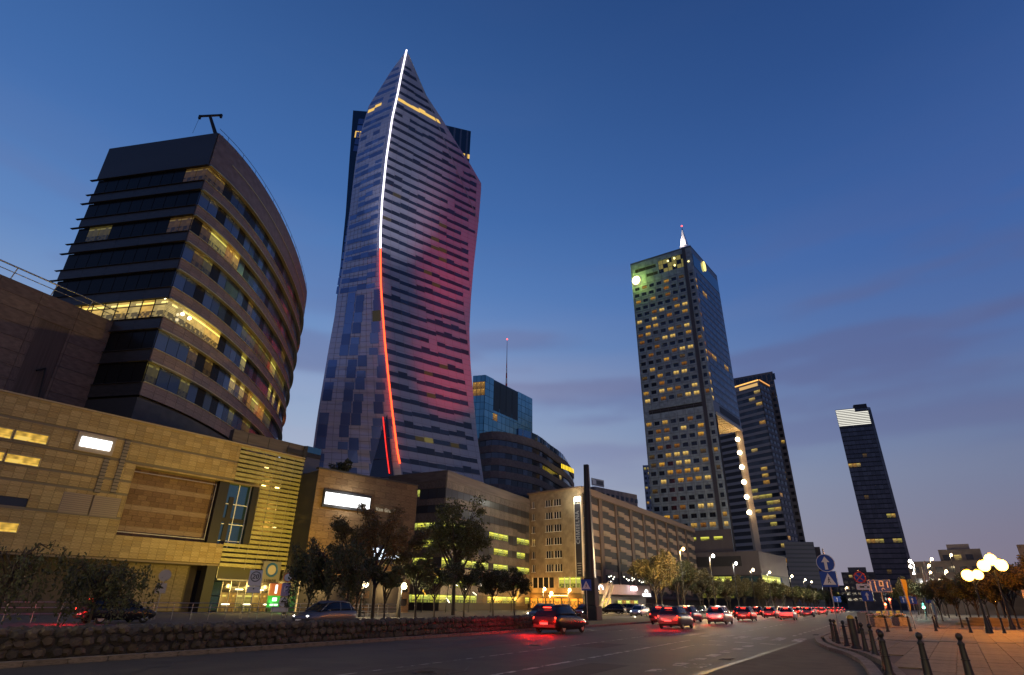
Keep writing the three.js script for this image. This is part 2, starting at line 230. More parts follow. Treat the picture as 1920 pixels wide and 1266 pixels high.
// repair patches, sealed cracks and manhole covers
const M_patch = [std(0.055, 0.048, 0.038, 0.85, 0, { map: rep(T_asph, 1 / 2.3) }), std(0.105, 0.092, 0.07, 0.85, 0, { map: rep(T_asph, 1 / 3.7) })];
[[9, 9.2, 5, 1.3], [18, 13.6, 8, 1.6], [24, 9.6, 3, 1.5], [31, 15, 12, 1.4], [14, 6.4, 4, 1.1], [3, 12.2, 9, 1.2], [40, 10, 5, 1.6], [21, 16.6, 6, 1.2]].forEach(([s, t, l, w], i) => structure('road_patch', sheet([S(s, t), S(s + 0.1, t + w), S(s + l, t + w + 0.06), S(s + l - 0.08, t - 0.03)], 0.003), M_patch[i % 2]));
{ const tar = std(0.014, 0.013, 0.012, 0.55); [[6, 7, 15, 9.8], [12, 12, 22, 10.2], [20, 15.2, 30, 14.4], [8, 14.8, 12, 17.5], [26, 7.4, 31, 12.5]].forEach(([s0, t0, s1, t1]) => { const a = [], b = []; for (let i = 0; i <= 16; i++) { const f = i / 16, j = (hash2(i, s0, 5) - 0.5) * 0.5, w = 0.018 + 0.02 * hash2(i, s0, 9); a.push(S(s0 + (s1 - s0) * f, t0 + (t1 - t0) * f + j - w)); b.unshift(S(s0 + (s1 - s0) * f, t0 + (t1 - t0) * f + j + w)); } structure('sealed_crack', sheet([...a, ...b], 0.0045), tar); }); }
[[13, 9.9, 'first round iron manhole cover in the lane beside the long white line'], [23.5, 12.4, 'round iron manhole cover between the lane lines level with the turn arrow'], [38, 16.2, 'round iron manhole cover in the lane along the rubble wall']].forEach(([s, t, l]) => { const T = thing('manhole_cover', l, 'manhole', S(s, t, 0.002)); mesh(T, 'rim', new THREE.CylinderGeometry(0.36, 0.36, 0.012, 28), M.black); mesh(T, 'lid', new THREE.CylinderGeometry(0.31, 0.31, 0.02, 28), M.iron); for (let i = 0; i < 5; i++) mesh(T, 'rib', box(0.5 - Math.abs(i - 2) * 0.1, 0.008, 0.03, 0, 0.012, -0.2 + i * 0.1), M.iron); });
// drain gratings
for (const [s, t] of [[22, 4.5], [44, 3.4]]) { const T = thing('drain_grate', s < 30 ? 'iron drain grate set in the asphalt beside the tar seam' : 'iron drain grate at the kerb past the zebra crossing', 'drain', S(s, t, 0.004)); T.rotation.y = STREET; mesh(T, 'rim', box(0.6, 0.01, 0.4), M.black); for (let i = 0; i < 6; i++) mesh(T, 'bar', box(0.05, 0.016, 0.36, -0.25 + i * 0.1, 0.004), M.iron); }

// ---------------------------------------------------------------- gabion wall on the median
{
  const T = thing('gabion_wall', 'low wall of grey rubble stones in wire baskets on the median', 'wall', S(-8, 19.1));
  T.rotation.y = STREET; const L = 53, H = 0.74, D = 0.8;
  mesh(T, 'basket_core', box(L, H - 0.12, D - 0.2, L / 2, (H - 0.12) / 2 + 0.08, -D / 2), M.black);
  const sm = [[0.1, 0.085, 0.07], [0.075, 0.068, 0.06], [0.13, 0.11, 0.09], [0.06, 0.055, 0.05], [0.09, 0.072, 0.055]].map((c) => std(...c, 0.9, 0, { map: T_slab }));
  const rocks = []; for (let i = 0; i < 6; i++) { const g = new THREE.DodecahedronGeometry(0.5, 0), p = g.attributes.position; for (let k = 0; k < p.count; k++) { const x = p.getX(k), y = p.getY(k), z = p.getZ(k), f = 0.75 + 0.55 * vnoise(x * 2.3 + 5 + i * 9, y * 2.3 + z * 1.7 + 9, 64, 5); p.setXYZ(k, x * f, y * f, z * f); } g.computeVertexNormals(); rocks.push(g); }
  const list = []; const eye = V(0, EYE, 0), M4 = new THREE.Matrix4().makeRotationY(STREET).setPosition(T.position);
  for (let x = 0.1; x < L; x += 0.33) for (let r = 0; r < 3; r++) for (let f = 0; f < (r === 2 ? 3 : 1); f++) {
    const p = V(x + rr(-0.05, 0.05) + (r % 2) * 0.12, 0.22 + r * 0.245 + rr(-0.03, 0.03), -0.1 - f * 0.26 + rr(-0.03, 0.03));
    list.push([p.clone().applyMatrix4(M4).distanceTo(eye), p, V(rr(0.34, 0.48), rr(0.24, 0.34), rr(0.24, 0.34)), rr(0, 6.28), Math.floor(rnd() * 6), Math.floor(rnd() * 5), f, rr(-0.3, 0.3)]);
  }
  list.sort((a, b) => a[0] + a[6] * 9 - b[0] - b[6] * 9); const rest = sm.map(() => []);
  list.forEach(([d, p, sc, ry, gi, mi, f, rz], k) => {
    if (k < 300) { const m = mesh(T, 'stone', rocks[gi], sm[mi], p.x, p.y, p.z, 0); m.rotation.set(rz, ry * 0.15, rz); m.scale.copy(sc); }
    else { const g = rocks[gi].clone(); g.scale(sc.x, sc.y, sc.z); g.rotateZ(rz); g.translate(p.x, p.y, p.z); rest[mi].push(g); }
  });
  rest.forEach((g, i) => g.length && stuff(mesh(T, 'stones_beyond', flat(g), sm[i])));
  const wire = []; for (let y = 0.14; y < H + 0.1; y += 0.24) wire.push(bar(V(0, y, 0.06), V(L, y, 0.06), 0.004, 4)); for (let x = 0; x < L; x += 0.24) wire.push(bar(V(x, 0.1, 0.062), V(x, H + 0.1, 0.062), 0.003, 3));
  stuff(mesh(T, 'wire_basket', flat(wire), std(0.05, 0.045, 0.04, 0.7, 0.3)));
}
// ---------------------------------------------------------------- facade builder along a curved or straight plan line
function facadeLine(pts, step, straight) {
  const c = straight ? null : new THREE.CatmullRomCurve3(pts, false, 'centripetal');
  let P; if (straight) { P = []; for (let i = 0; i < pts.length - 1; i++) { const L = pts[i].distanceTo(pts[i + 1]), n = Math.max(1, Math.round(L / step)); for (let k = 0; k < n; k++) P.push(pts[i].clone().lerp(pts[i + 1], k / n)); } P.push(pts[pts.length - 1].clone()); }
  else P = c.getSpacedPoints(Math.round(c.getLength() / step));
  return P;
}
function segWall(a, b) { return new Wall(a, b); }
function strip(P, y0, y1, w0, w1) {             // a band that follows the line, from w0 to w1 outward
  const nrm = P.map((p, i) => { const a = P[Math.max(0, i - 1)], b = P[Math.min(P.length - 1, i + 1)], d = b.clone().sub(a).normalize(); return V(-d.z, 0, d.x); });
  const pos = [], uv = [], idx = []; let u = 0;
  for (let i = 0; i < P.length; i++) { if (i) u += P[i].distanceTo(P[i - 1]); const o = P[i].clone().addScaledVector(nrm[i], w1), q = P[i].clone().addScaledVector(nrm[i], w0); for (const [p, y, v] of [[o, y0, y0], [o, y1, y1], [q, y1, y1 + 1], [q, y0, y0 - 1]]) { pos.push(p.x, y, p.z); uv.push(u, v); } }
  for (let i = 0; i < P.length - 1; i++) for (let k = 0; k < 4; k++) { const a = i * 4 + k, b = i * 4 + (k + 1) % 4, c = a + 4, d = b + 4; idx.push(a, c, b, b, c, d); }
  const n = (P.length - 1) * 4; idx.push(0, 1, 2, 0, 2, 3, n, n + 2, n + 1, n, n + 3, n + 2);
  const g = new THREE.BufferGeometry(); g.setAttribute('position', new THREE.Float32BufferAttribute(pos, 3)); g.setAttribute('uv', new THREE.Float32BufferAttribute(uv, 2)); g.setIndex(idx); const q = g.toNonIndexed(); q.computeVertexNormals(); return q;
}

// ---------------------------------------------------------------- dark office block with the curved prow
{
  const pl = [G(207, 280, 67.8), G(410, 250, 67.8), G(440, 280, 67.8), G(480, 330, 67.8), G(520, 395, 67.8), G(548, 455, 67.8), G(565, 505, 67.8), G(574, 550, 67.8)].map((p) => p.setY(0));
  const T = thing('office_block', 'dark office block with curved banded facade and lit corner floor behind the shopping centre', 'office building');
  const Lp = pl[0], Cp = pl[1], arc = [...pl.slice(1), V(-53, 0, -128), V(-58, 0, -136)];
  const core = [Lp, Cp, ...arc.slice(1), V(-84, 0, -128), V(-82, 0, -96)]; const cen = V(-62, 0, -95);
  mesh(T, 'core', poly(core.map((p) => p.clone().lerp(cen, 0.035)), 0, 67.2), M.dark);
  const pink = [[0.25, 0.19, 0.175], [0.22, 0.17, 0.16], [0.28, 0.21, 0.19]].map((c) => std(...c, 0.5, 0.1, { map: T_stone }));
  const darkP = [[0.06, 0.055, 0.055], [0.05, 0.047, 0.047]].map((c) => std(...c, 0.45, 0.1, { map: T_stone }));
  const pinkA = std(0.2, 0.155, 0.15, 0.5, 0.1, { map: rep(T_stone, 0.2) }), ledge = std(0.5, 0.43, 0.22, 0.35, 0.7), darkA = std(0.05, 0.047, 0.048, 0.5, 0, { map: rep(T_stone, 0.2) });
  const og = [std(0.09, 0.125, 0.18, 0.2, 0.6), std(0.06, 0.08, 0.11, 0.22, 0.6), std(0.11, 0.15, 0.21, 0.18, 0.6)], A = facadeLine(arc, 1.92), Lw = new Wall(Lp, Cp), nL = 10, du = Lw.len / nL;
  const lit = (k, i) => { if (k === 5 && i < 6) return pick(LITB); if (k === 2 && i > 0 && i < 6) return i === 1 ? LITDIM[0] : pick(LIT); if (k === 4 && i > 8 && i < 24) return rnd() < 0.75 ? LITDIM[i % 2] : pick(LIT); if (k === 5 && (i === 10 || i > 17 && rnd() < 0.4)) return pick(LIT); if (k === 6 && i > 8 && i < 21) return rnd() < 0.6 ? pick(LIT) : pick(LITDIM); if (k === 7 && (i === 10 || i === 14)) return LITDIM[1]; if (k > 2 && rnd() < 0.09) return pick(LITDIM); if (k === 0 && i < 2) return LITDIM[0]; return rnd() < 0.3 ? M.darkReflGlass : pick(og); };
  for (let k = 0; k < 8; k++) {
    const yt = 61.3 - 4.6 * k;
    for (let i = 0; i < A.length - 1; i++) {
      const w = new Wall(A[i], A[i + 1]), c = w.len;
      w.put(T, 'window', lit(k, i), c / 2, yt - 1.42, -0.18, c * 0.95, 2.76, 0.06);
      w.put(T, 'spandrel_panel', pick(pink), c / 2, yt - 2.8 - 0.9 + 0.44, -0.02, c - 0.025, 0.86, 0.24);
      w.put(T, 'spandrel_panel', pick(pink), c / 2, yt - 2.8 - 0.9 - 0.44, -0.02, c - 0.025, 0.86, 0.24);
    }
    mesh(T, 'sun_louvre', strip(A, yt - 0.16, yt - 0.02, -0.1, 0.5), ledge); mesh(T, 'sill_rail', strip(A, yt - 2.86, yt - 2.78, 0.1, 0.22), ledge);
    const litRow = k === 5;
    for (let i = 0; i < nL; i++) Lw.put(T, 'window', litRow ? pick(LITB) : k === 2 && i > 7 ? LITDIM[0] : k === 2 && (i === 1 || i === 2) ? LITDIM[1] : (k === 0 && i > 7) ? LITDIM[0] : M.darkReflGlass, (i + 0.5) * du, yt - 1.42, -0.15, du * 0.95, 2.76, 0.06);
    for (let i = 0; i < 5; i++) Lw.put(T, 'spandrel_panel', pick(darkP), (i + 0.5) * du * 2, yt - 3.7, -0.03, du * 2 - 0.03, 1.76, 0.22);
    Lw.put(T, 'sun_louvre', M.dark, Lw.len / 2 - 0.6, yt + 0.02, 0.1, Lw.len + 1.2, 0.07, 0.4); Lw.put(T, 'sun_louvre', M.dark, Lw.len / 2 - 0.45, yt - 2.9, 0.1, Lw.len + 0.9, 0.06, 0.36);
    if (litRow) for (let i = 1; i < nL; i++) Lw.put(T, 'mullion', M.black, i * du, yt - 1.42, -0.1, 0.12, 2.8, 0.12), Lw.put(T, 'transom', M.black, (i + 0.5) * du, yt - 0.85, -0.1, du, 0.1, 0.1);
  }
  mesh(T, 'attic_band', strip(A, 61.35, 67.8, -0.6, 0.12), pinkA); mesh(T, 'attic_groove', strip(A.slice(2), 64.6, 64.75, 0.1, 0.2), ledge);
  Lw.put(T, 'attic_band', darkA, Lw.len / 2, 64.55, 0, Lw.len, 6.4, 0.4);
  mesh(T, 'base_band', strip(A, 12, 24.2, -0.5, 0.0), darkA); Lw.put(T, 'base_band', darkA, Lw.len / 2, 18, -0.1, Lw.len, 12.4, 0.3);
  for (const [x, y] of [[310, 563], [342, 589], [355, 597]]) { const p = Pd(x, y, 83.5); mesh(T, 'ceiling_light', new THREE.SphereGeometry(0.22, 10, 8), glow(1, 0.86, 0.55, 14), p.x, p.y, p.z); }
  const railP = A.map((p) => p.clone().setY(68.7)); mesh(T, 'roof_rail', tube(railP, 0.04, 80, 5), M.iron);
  for (let i = 1; i < A.length; i += 2) mesh(T, 'rail_post', cyl(0.03, 0.03, 1.0, A[i].x, 67.75, A[i].z, 5), M.iron);
  const rl = A[A.length - 4]; for (const h of [52.5, 35]) mesh(T, 'warning_light', new THREE.SphereGeometry(0.3, 10, 8), glow(1, 0.12, 0.02, 6), rl.x + 0.6, h, rl.z + 0.2);
  // facade-cleaning crane on the roof
  const b = Cp.clone().lerp(cen, 0.06).setY(67.2), K = thing('roof_crane', 'small black window-cleaning crane standing on the dark office roof corner', 'crane', b);
  const hd = Pd(394, 219, Math.hypot(b.x, b.z)).sub(b);
  mesh(K, 'carriage', rbox(2.2, 1.0, 1.6, 0.08, 0, 0.5, 0), M.iron); mesh(K, 'mast', bar(V(0, 0.6, 0), hd, 0.34, 8, 0.24), M.iron); mesh(K, 'mast_brace', bar(V(0.5, 0.6, 0), hd.clone().multiplyScalar(0.75), 0.1, 6), M.iron);
  const jl = Pd(375, 218, Math.hypot(b.x, b.z)).sub(b), jr = Pd(415, 216, Math.hypot(b.x, b.z)).sub(b); mesh(K, 'jib', bar(jl, jr, 0.2, 6), M.iron); mesh(K, 'jib_tip', box(0.3, 0.7, 0.3, jl.x, jl.y - 0.2, jl.z), M.iron); mesh(K, 'jib_tip', box(0.3, 0.7, 0.3, jr.x, jr.y - 0.2, jr.z), M.iron);
  mesh(K, 'cable', bar(jl, V(jl.x - 0.3, 0.3, jl.z), 0.025, 4), M.iron);
}
// ---------------------------------------------------------------- stone-clad wing left of it
{
  const W = new Wall(V(-66.5, 0, -41), V(-53.9, 0, -69.1)), H = 35.3;
  const T = thing('stone_wing', 'windowless wing clad in brown stone panels beside the dark office block', 'building', W.at(0, 0));
  W.put(T, 'core', std(0.16, 0.12, 0.105, 0.85), W.len / 2, H / 2 - 0.1, -4.2, W.len, H - 0.2, 8);
  const mats = [[0.17, 0.125, 0.11], [0.15, 0.11, 0.1], [0.19, 0.14, 0.118]].map((c) => std(...c, 0.75, 0, { map: T_grain }));
  const pw = 4.4, ph = 1.62, u0 = W.len; const dk = [W.px(85, 640)[0] - 1.0, W.px(62, 750)[0] + 0.2];
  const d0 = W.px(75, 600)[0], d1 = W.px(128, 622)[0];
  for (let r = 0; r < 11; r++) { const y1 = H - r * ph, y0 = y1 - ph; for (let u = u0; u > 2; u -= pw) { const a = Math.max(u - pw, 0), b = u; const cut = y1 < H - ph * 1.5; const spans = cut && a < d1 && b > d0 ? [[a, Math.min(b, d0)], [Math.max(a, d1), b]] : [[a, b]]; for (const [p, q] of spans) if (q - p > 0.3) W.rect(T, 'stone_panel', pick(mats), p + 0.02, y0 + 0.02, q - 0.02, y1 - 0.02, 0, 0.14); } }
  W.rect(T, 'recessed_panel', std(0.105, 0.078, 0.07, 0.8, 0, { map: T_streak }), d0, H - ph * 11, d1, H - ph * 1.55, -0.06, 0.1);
  const lp = [W.px(62, 770), W.px(80, 692), W.px(60, 697)]; mesh(T, 'wall_lamp_arm', flat([bar(W.at(lp[0][0], lp[0][1], 0.5).sub(T.position), W.at(lp[1][0], lp[1][1], 0.5).sub(T.position), 0.1), bar(W.at(lp[1][0], lp[1][1], 0.5).sub(T.position), W.at(lp[2][0], lp[2][1], 0.9).sub(T.position), 0.12)]), M.iron);
  for (const [h, r] of [[0.75, 0.05], [1.5, 0.09]]) mesh(T, 'roof_rail', bar(W.at(0, H + h, 0.25).sub(T.position), W.at(W.len, H + h, 0.25).sub(T.position), r), M.steel);
  for (let u = 1; u < W.len; u += 4.4) mesh(T, 'rail_post', bar(W.at(u, H - 0.1, -0.5).sub(T.position), W.at(u, H + 1.5, 0.25).sub(T.position), 0.06), M.steel);
}
// ---------------------------------------------------------------- shopping centre
const MW = new Wall(V(-49.4, 0, -52.2), V(-28.9, 0, -79.8));
{
  const W = MW, H = 19.5, T = thing('shopping_centre', 'yellow stone shopping centre with slatted screen and lit glass entrance', 'shopping centre', W.at(0, 0)), U0 = -16, L = W.len;
  W.put(T, 'core', std(0.22, 0.17, 0.1, 0.9), (U0 + L) / 2, 12.3, -11.2, L - U0, 14.2, 18); W.put(T, 'roof_coping', std(0.3, 0.25, 0.16, 0.7), (U0 + L) / 2, H + 0.06, -0.2, L - U0, 0.16, 0.7);
  const rect = (p) => { const q = p.map((a) => W.px(...a)); const us = q.map((a) => a[0]), ys = q.map((a) => a[1]); return [Math.min(...us), Math.min(...ys), Math.max(...us), Math.max(...ys)]; };
  const mid = (l, r, t, b) => { const u0 = W.px(...l)[0], u1 = W.px(...r)[0], y1 = W.px(...t)[1], y0 = W.px(...b)[1]; return [u0, y0, u1, y1]; };
  const yb = 5.3, backM = std(0.22, 0.17, 0.1, 0.9);
  const recess = mid([237, 935], [402, 960], [330, 887], [310, 1011]);
  const slotU1 = W.px(421, 960)[0], gl = [slotU1, recess[1], W.px(466, 970)[0], recess[3]];
  const sy1 = W.px(500, 848)[1], sy2 = recess[3] + 0.05, sU = W.px(446, 868)[0], sU2 = W.px(472, 970)[0], sU3 = W.px(415, 1040)[0];
  const windows = [mid([26, 815], [90, 826], [60, 811], [56, 830]), mid([-40, 800], [24, 813], [10, 802], [5, 822]), mid([9, 858], [75, 868], [44, 854], [40, 872]), mid([-50, 850], [7, 858], [4, 847], [2, 866]), mid([-40, 990], [35, 990], [15, 979], [15, 999])];
  const darkWin = mid([-30, 940], [51, 943], [25, 932], [20, 952]), louv = mid([113, 941], [222, 955], [170, 928], [165, 967]);
  const bands = [[126, 803], [126, 845], [126, 886], [126, 913], [126, 962]].map((p) => W.px(...p)[1]);
  const cut = [[recess[0], recess[1], gl[2] + 0.8, recess[3]], [sU, sy2 - 0.1, L + 1, sy1], [sU2, yb - 1, L + 1, sy2], [sU3, yb - 1, L + 1, recess[1]], ...windows, darkWin, louv];
  const tw = 0.92, th = 0.6; let list = [];
  const rows = []; { let y = yb; while (y < H - 0.05) { let y1 = Math.min(H - 0.02, y + th); for (const b of bands) { if (y < b - 0.12 && y1 > b - 0.12) y1 = b - 0.12; if (y >= b - 0.13 && y < b + 0.12) { y = b + 0.12; y1 = Math.min(H - 0.02, y + th); } } if (y1 - y > 0.12) rows.push([y, y1]); y = y1; } }
  rows.forEach(([y0, y1]) => { for (let u = U0; u < L - 0.1; u += tw) list.push([u, y0, Math.min(u + tw, L), y1]); });
  for (const c of cut) list = list.flatMap((r) => { if (r[2] <= c[0] || r[0] >= c[2] || r[3] <= c[1] || r[1] >= c[3]) return [r]; const o = []; if (r[0] < c[0]) o.push([r[0], r[1], c[0], r[3]]); if (r[2] > c[2]) o.push([c[2], r[1], r[2], r[3]]); const a = Math.max(r[0], c[0]), b = Math.min(r[2], c[2]); if (r[1] < c[1]) o.push([a, r[1], b, c[1]]); if (r[3] > c[3]) o.push([a, c[3], b, r[3]]); return o; });
  list = list.filter((r) => r[2] - r[0] > 0.08 && r[3] - r[1] > 0.06);
  const mats = [[0.44, 0.345, 0.16], [0.37, 0.29, 0.135], [0.5, 0.395, 0.19], [0.41, 0.31, 0.13]].map((c) => std(...c, 0.7, 0, { map: T_stone }));
  list.sort((a, b) => (b[2] - b[0]) * (b[3] - b[1]) / (1 + Math.abs(b[0] - 14) / 16) - (a[2] - a[0]) * (a[3] - a[1]) / (1 + Math.abs(a[0] - 14) / 16));
  const rest = mats.map(() => []);
  list.forEach((r, k) => { const mi = Math.floor(rnd() * 4), w = rr(-0.006, 0.006); if (k < 300) W.rect(T, 'stone_tile', mats[mi], r[0] + 0.008, r[1] + 0.008, r[2] - 0.008, r[3] - 0.008, w, 0.1); else rest[mi].push(box(r[2] - r[0] - 0.016, r[3] - r[1] - 0.016, 0.1, (r[0] + r[2]) / 2, (r[1] + r[3]) / 2, w)); });
  rest.forEach((g, i) => g.length && stuff(W.place(T, 'stone_tiles_beyond', flat(g), mats[i])));
  const chan = std(0.16, 0.14, 0.1, 0.6, 0.3); for (const b of bands) { const inR = b > recess[1] - 0.2 && b < recess[3] + 0.2; W.rect(T, 'groove_channel', chan, U0, b - 0.12, inR ? recess[0] - 0.01 : sU - 0.05, b + 0.12, -0.06, 0.06); }
  for (const [a, b, c, d] of [[U0, yb, recess[0], H], [recess[0], recess[3], sU, H], [recess[0], yb, sU3, recess[1]], [sU, sy1, L, H]]) W.rect(T, 'backing_wall', backM, a, b, c, d, -0.32, 0.3);
  // back-lit strip windows, frame and pane
  const backlit = glow(1, 0.66, 0.14, 0.9, { emissiveMap: dtex(128, (u, v) => { const k = 0.62 + 0.5 * vnoise(u * 7, v * 3, 7, 5) * (v < 0.5 ? 1.4 : 0.8) + (v < 0.22 ? 0.25 * vnoise(u * 14, 1, 14, 8) : 0); return [k, k * 0.95, k * 0.8]; }) });
  windows.forEach(([a, b, c, d]) => { W.rect(T, 'window', backlit, a + 0.06, b + 0.06, c - 0.06, d - 0.06, -0.12, 0.06); for (const [p, q, r, s] of [[a, b, c, b + 0.07], [a, d - 0.07, c, d], [a, b, a + 0.07, d], [c - 0.07, b, c, d]]) W.rect(T, 'window_frame', M.brass, p, q, r, s, 0.0, 0.18); });
  W.rect(T, 'window', M.glassDark, ...darkWin, -0.12, 0.06);
  // two louvred vent panels
  { const [a, b, c, d] = louv, m = (a + c) / 2; for (const [p, q] of [[a, m - 0.06], [m + 0.06, c]]) { W.rect(T, 'vent_panel', std(0.2, 0.17, 0.15, 0.7), p, b, q, d, -0.03, 0.12); for (let y = b + 0.1; y < d; y += 0.2) W.rect(T, 'vent_slat', std(0.27, 0.22, 0.18, 0.6), p + 0.05, y, q - 0.05, y + 0.1, 0.06, 0.08); } }
  // dark metal downpipes / grille columns under the sign
  for (const [x0, y0, x1, y1] of [[240, 826, 214, 925], [200, 860, 184, 925]]) { const a = W.px(x0, y0), b = W.px(x1, y1); W.rect(T, 'grille_column', std(0.17, 0.15, 0.12, 0.6), a[0] - 0.25, b[1], a[0] + 0.25, a[1], 0.1, 0.08); for (let y = b[1]; y < a[1]; y += 0.35) W.rect(T, 'grille_rung', M.dark, a[0] - 0.3, y, a[0] + 0.3, y + 0.06, 0.16, 0.05); }
  // deep recess with brown stone blocks and pale bands
  {
    const [a, b, c, d] = recess, bm = [[0.2, 0.125, 0.075], [0.18, 0.11, 0.07], [0.23, 0.15, 0.09], [0.165, 0.1, 0.06]].map((q) => std(...q, 0.85, 0, { map: T_stone })), pale = std(0.3, 0.22, 0.16, 0.8, 0, { map: T_stone });
    W.rect(T, 'recess_back', backM, a, b, c, d, -1.3, 0.2);
    const H0 = d - b, br = 0.55; let n = 0;
    for (let r = 0; r < Math.floor(H0 / br); r++) { const y = b + r * H0 / Math.floor(H0 / br), hh = H0 / Math.floor(H0 / br), pb = r === 5 || r === 9 || r === 1; const bw = pb ? 2.1 : 0.95; for (let u = a + (r % 2) * bw / 2 - bw; u < c; u += bw) { const p = Math.max(a, u), q = Math.min(c, u + bw); if (q - p < 0.1) continue; W.rect(T, 'stone_block', pb ? pale : pick(bm), p + 0.01, y + 0.01, q - 0.01, y + hh - 0.01, -1.1 + rr(-0.015, 0.02), 0.2); } }
    W.rect(T, 'recess_soffit', std(0.2, 0.16, 0.11, 0.8), a, d, gl[2] + 0.8, d + 0.15, -0.65, 1.2); W.rect(T, 'recess_sill', std(0.3, 0.24, 0.18, 0.7), a, b - 0.12, c, b, -0.55, 1.0);
    for (const y of [b + 0.35, d - 0.5]) W.rect(T, 'light_rail', M.steel, a + 0.2, y, c - 0.2, y + 0.08, -0.6, 0.08); W.rect(T, 'light_rail', M.steel, c - 0.25, b + 0.35, c - 0.17, d - 0.5, -0.6, 0.08);
    W.rect(T, 'dark_pier', M.black, c, b - 0.3, gl[0], d, -0.5, 0.6);
    W.rect(T, 'window', M.glassTeal, gl[0], gl[1] - 0.3, gl[2], gl[3], -0.9, 0.06);
    for (const f of [0.0, 0.52, 1]) W.rect(T, 'mullion', M.white, gl[0] + (gl[2] - gl[0]) * f - 0.05, gl[1] - 0.3, gl[0] + (gl[2] - gl[0]) * f + 0.05, gl[3], -0.82, 0.1);
    for (const f of [0.06, 0.33, 0.66]) W.rect(T, 'transom', M.white, gl[0], gl[1] + (gl[3] - gl[1]) * f - 0.05, gl[2], gl[1] + (gl[3] - gl[1]) * f + 0.05, -0.82, 0.08);
    W.rect(T, 'dark_pier', M.black, gl[2], b - 0.3, gl[2] + 0.75, d, -0.4, 0.5);
    // dark curved structural frame seen behind the glass
    const fu = gl[0] + (gl[2] - gl[0]) * 0.3; W.rect(T, 'frame_post', M.black, fu - 0.3, gl[1], fu + 0.3, gl[3] - 1.6, -0.8, 0.05); W.rect(T, 'frame_beam', M.black, gl[0], gl[1] + 2.6, gl[2], gl[1] + 3.1, -0.81, 0.04);
  }
  // slatted screen: metal slats on posts, dark cavity behind with a few service lamps
  {
    const sm = [[0.56, 0.52, 0.2], [0.52, 0.48, 0.18], [0.6, 0.55, 0.23]].map((c) => std(...c, 0.55, 0.15, { map: T_grain })), cav = std(0.14, 0.12, 0.08, 0.9);
    W.rect(T, 'screen_cavity', cav, sU, yb - 0.6, L, sy1, -1.6, 0.1);
    const sp = 0.56; let n = 0;
    for (let y = yb - 0.25; y < sy1 - 0.2; y += sp, n++) {
      const u0 = y < recess[1] - 0.2 ? sU3 : y < sy2 ? sU2 + 0.3 : sU; const cells = Math.max(1, Math.round((L - u0) / 1.4)), cw = (L - u0) / cells;
      for (let i = 0; i < cells; i++) W.rect(T, 'slat', pick(sm), u0 + i * cw + 0.012, y, u0 + (i + 1) * cw - 0.012, y + 0.36, rr(-0.01, 0.01), 0.1);
    }
    for (let u = sU2 + 0.4; u < L; u += 1.4) W.rect(T, 'screen_post', M.steel, u, yb - 0.5, u + 0.07, sy1, -0.16, 0.12);
    for (const [x, y] of [[497, 911], [522, 915], [504, 984], [517, 988], [503, 876], [527, 879]]) { const [u, v] = W.px(x, y); W.place(T, 'service_lamp', rbox(0.55, 0.22, 0.15, 0.05), glow(1, 0.78, 0.25, y < 920 && y > 900 ? 7 : 3), u, v, -0.35); }
    for (const [x, y, I] of [[510, 905, 7], [510, 985, 9], [515, 950, 5]]) { const [u, v] = W.px(x, y); point(T, 0xffc860, I, W.at(u, v, -0.9).sub(T.position), 10); }
  }
  // right end: stone and glass stair with dark frame, and the dark set-back storey
  {
    const e = L + 2.5, sm = [[0.3, 0.26, 0.2], [0.27, 0.235, 0.185]].map((c) => std(...c, 0.75, 0, { map: T_stone }));
    W.rect(T, 'stair_core', M.dark, L, 0.1, e, 21.3, -3.2, 6);
    [[20.2, 21.4, 0], [17.6, 20.1, 2], [15.1, 17.5, 2], [13.0, 15, 1], [11, 12.9, 1], [9.1, 10.9, 0], [7.0, 9.0, 1], [5.2, 6.9, 1], [3.3, 5.1, 0]].forEach(([y0, y1, k]) => W.rect(T, k === 1 ? 'stone_panel' : 'window', k === 1 ? pick(sm) : k ? std(0.14, 0.13, 0.125, 0.4, 0.2) : M.glassTeal, L + 0.05, y0, e, y1, -0.1, 0.14));
    W.rect(T, 'frame_post', M.black, L + 0.35, 3.3, L + 0.8, 12.4, 0.02, 0.08); W.rect(T, 'frame_beam', M.black, L + 0.3, 9.8, e, 10.4, 0.03, 0.08); W.rect(T, 'frame_beam', M.black, L - 3, 19.9, e, 20.5, 0.03, 0.08); W.rect(T, 'frame_post', M.black, L - 0.4, 19.4, L + 0.15, 21.3, 0.05, 0.08);
    const k0 = W.px(440, 808)[0]; W.rect(T, 'upper_storey', std(0.12, 0.105, 0.1, 0.5, 0.1, { map: T_stone }), k0, 19.6, L + 0.05, 21.3, -0.6, 1.0);
    for (let u = k0 + 2; u < L; u += 3) W.rect(T, 'upper_joint', M.black, u, 19.7, u + 0.05, 21.2, -0.09, 0.04);
  }
  // ground floor, set back under the overhang
  {
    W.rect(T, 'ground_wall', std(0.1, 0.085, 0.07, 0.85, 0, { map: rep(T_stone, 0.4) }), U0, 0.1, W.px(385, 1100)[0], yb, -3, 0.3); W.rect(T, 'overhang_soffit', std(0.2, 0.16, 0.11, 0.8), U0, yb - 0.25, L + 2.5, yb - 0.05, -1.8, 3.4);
    const gm = std(0.22, 0.19, 0.165, 0.8, 0, { map: T_stone }); const g0 = W.px(255, 1080)[0], g1 = W.px(372, 1080)[0]; for (let r = 0; r < 4; r++) for (let i = 0; i < 5; i++) W.rect(T, 'stone_panel', gm, g0 + (g1 - g0) * i / 5 + 0.02, 0.2 + r * 1.2, g0 + (g1 - g0) * (i + 1) / 5 - 0.02, 1.38 + r * 1.2, -2.8, 0.1);
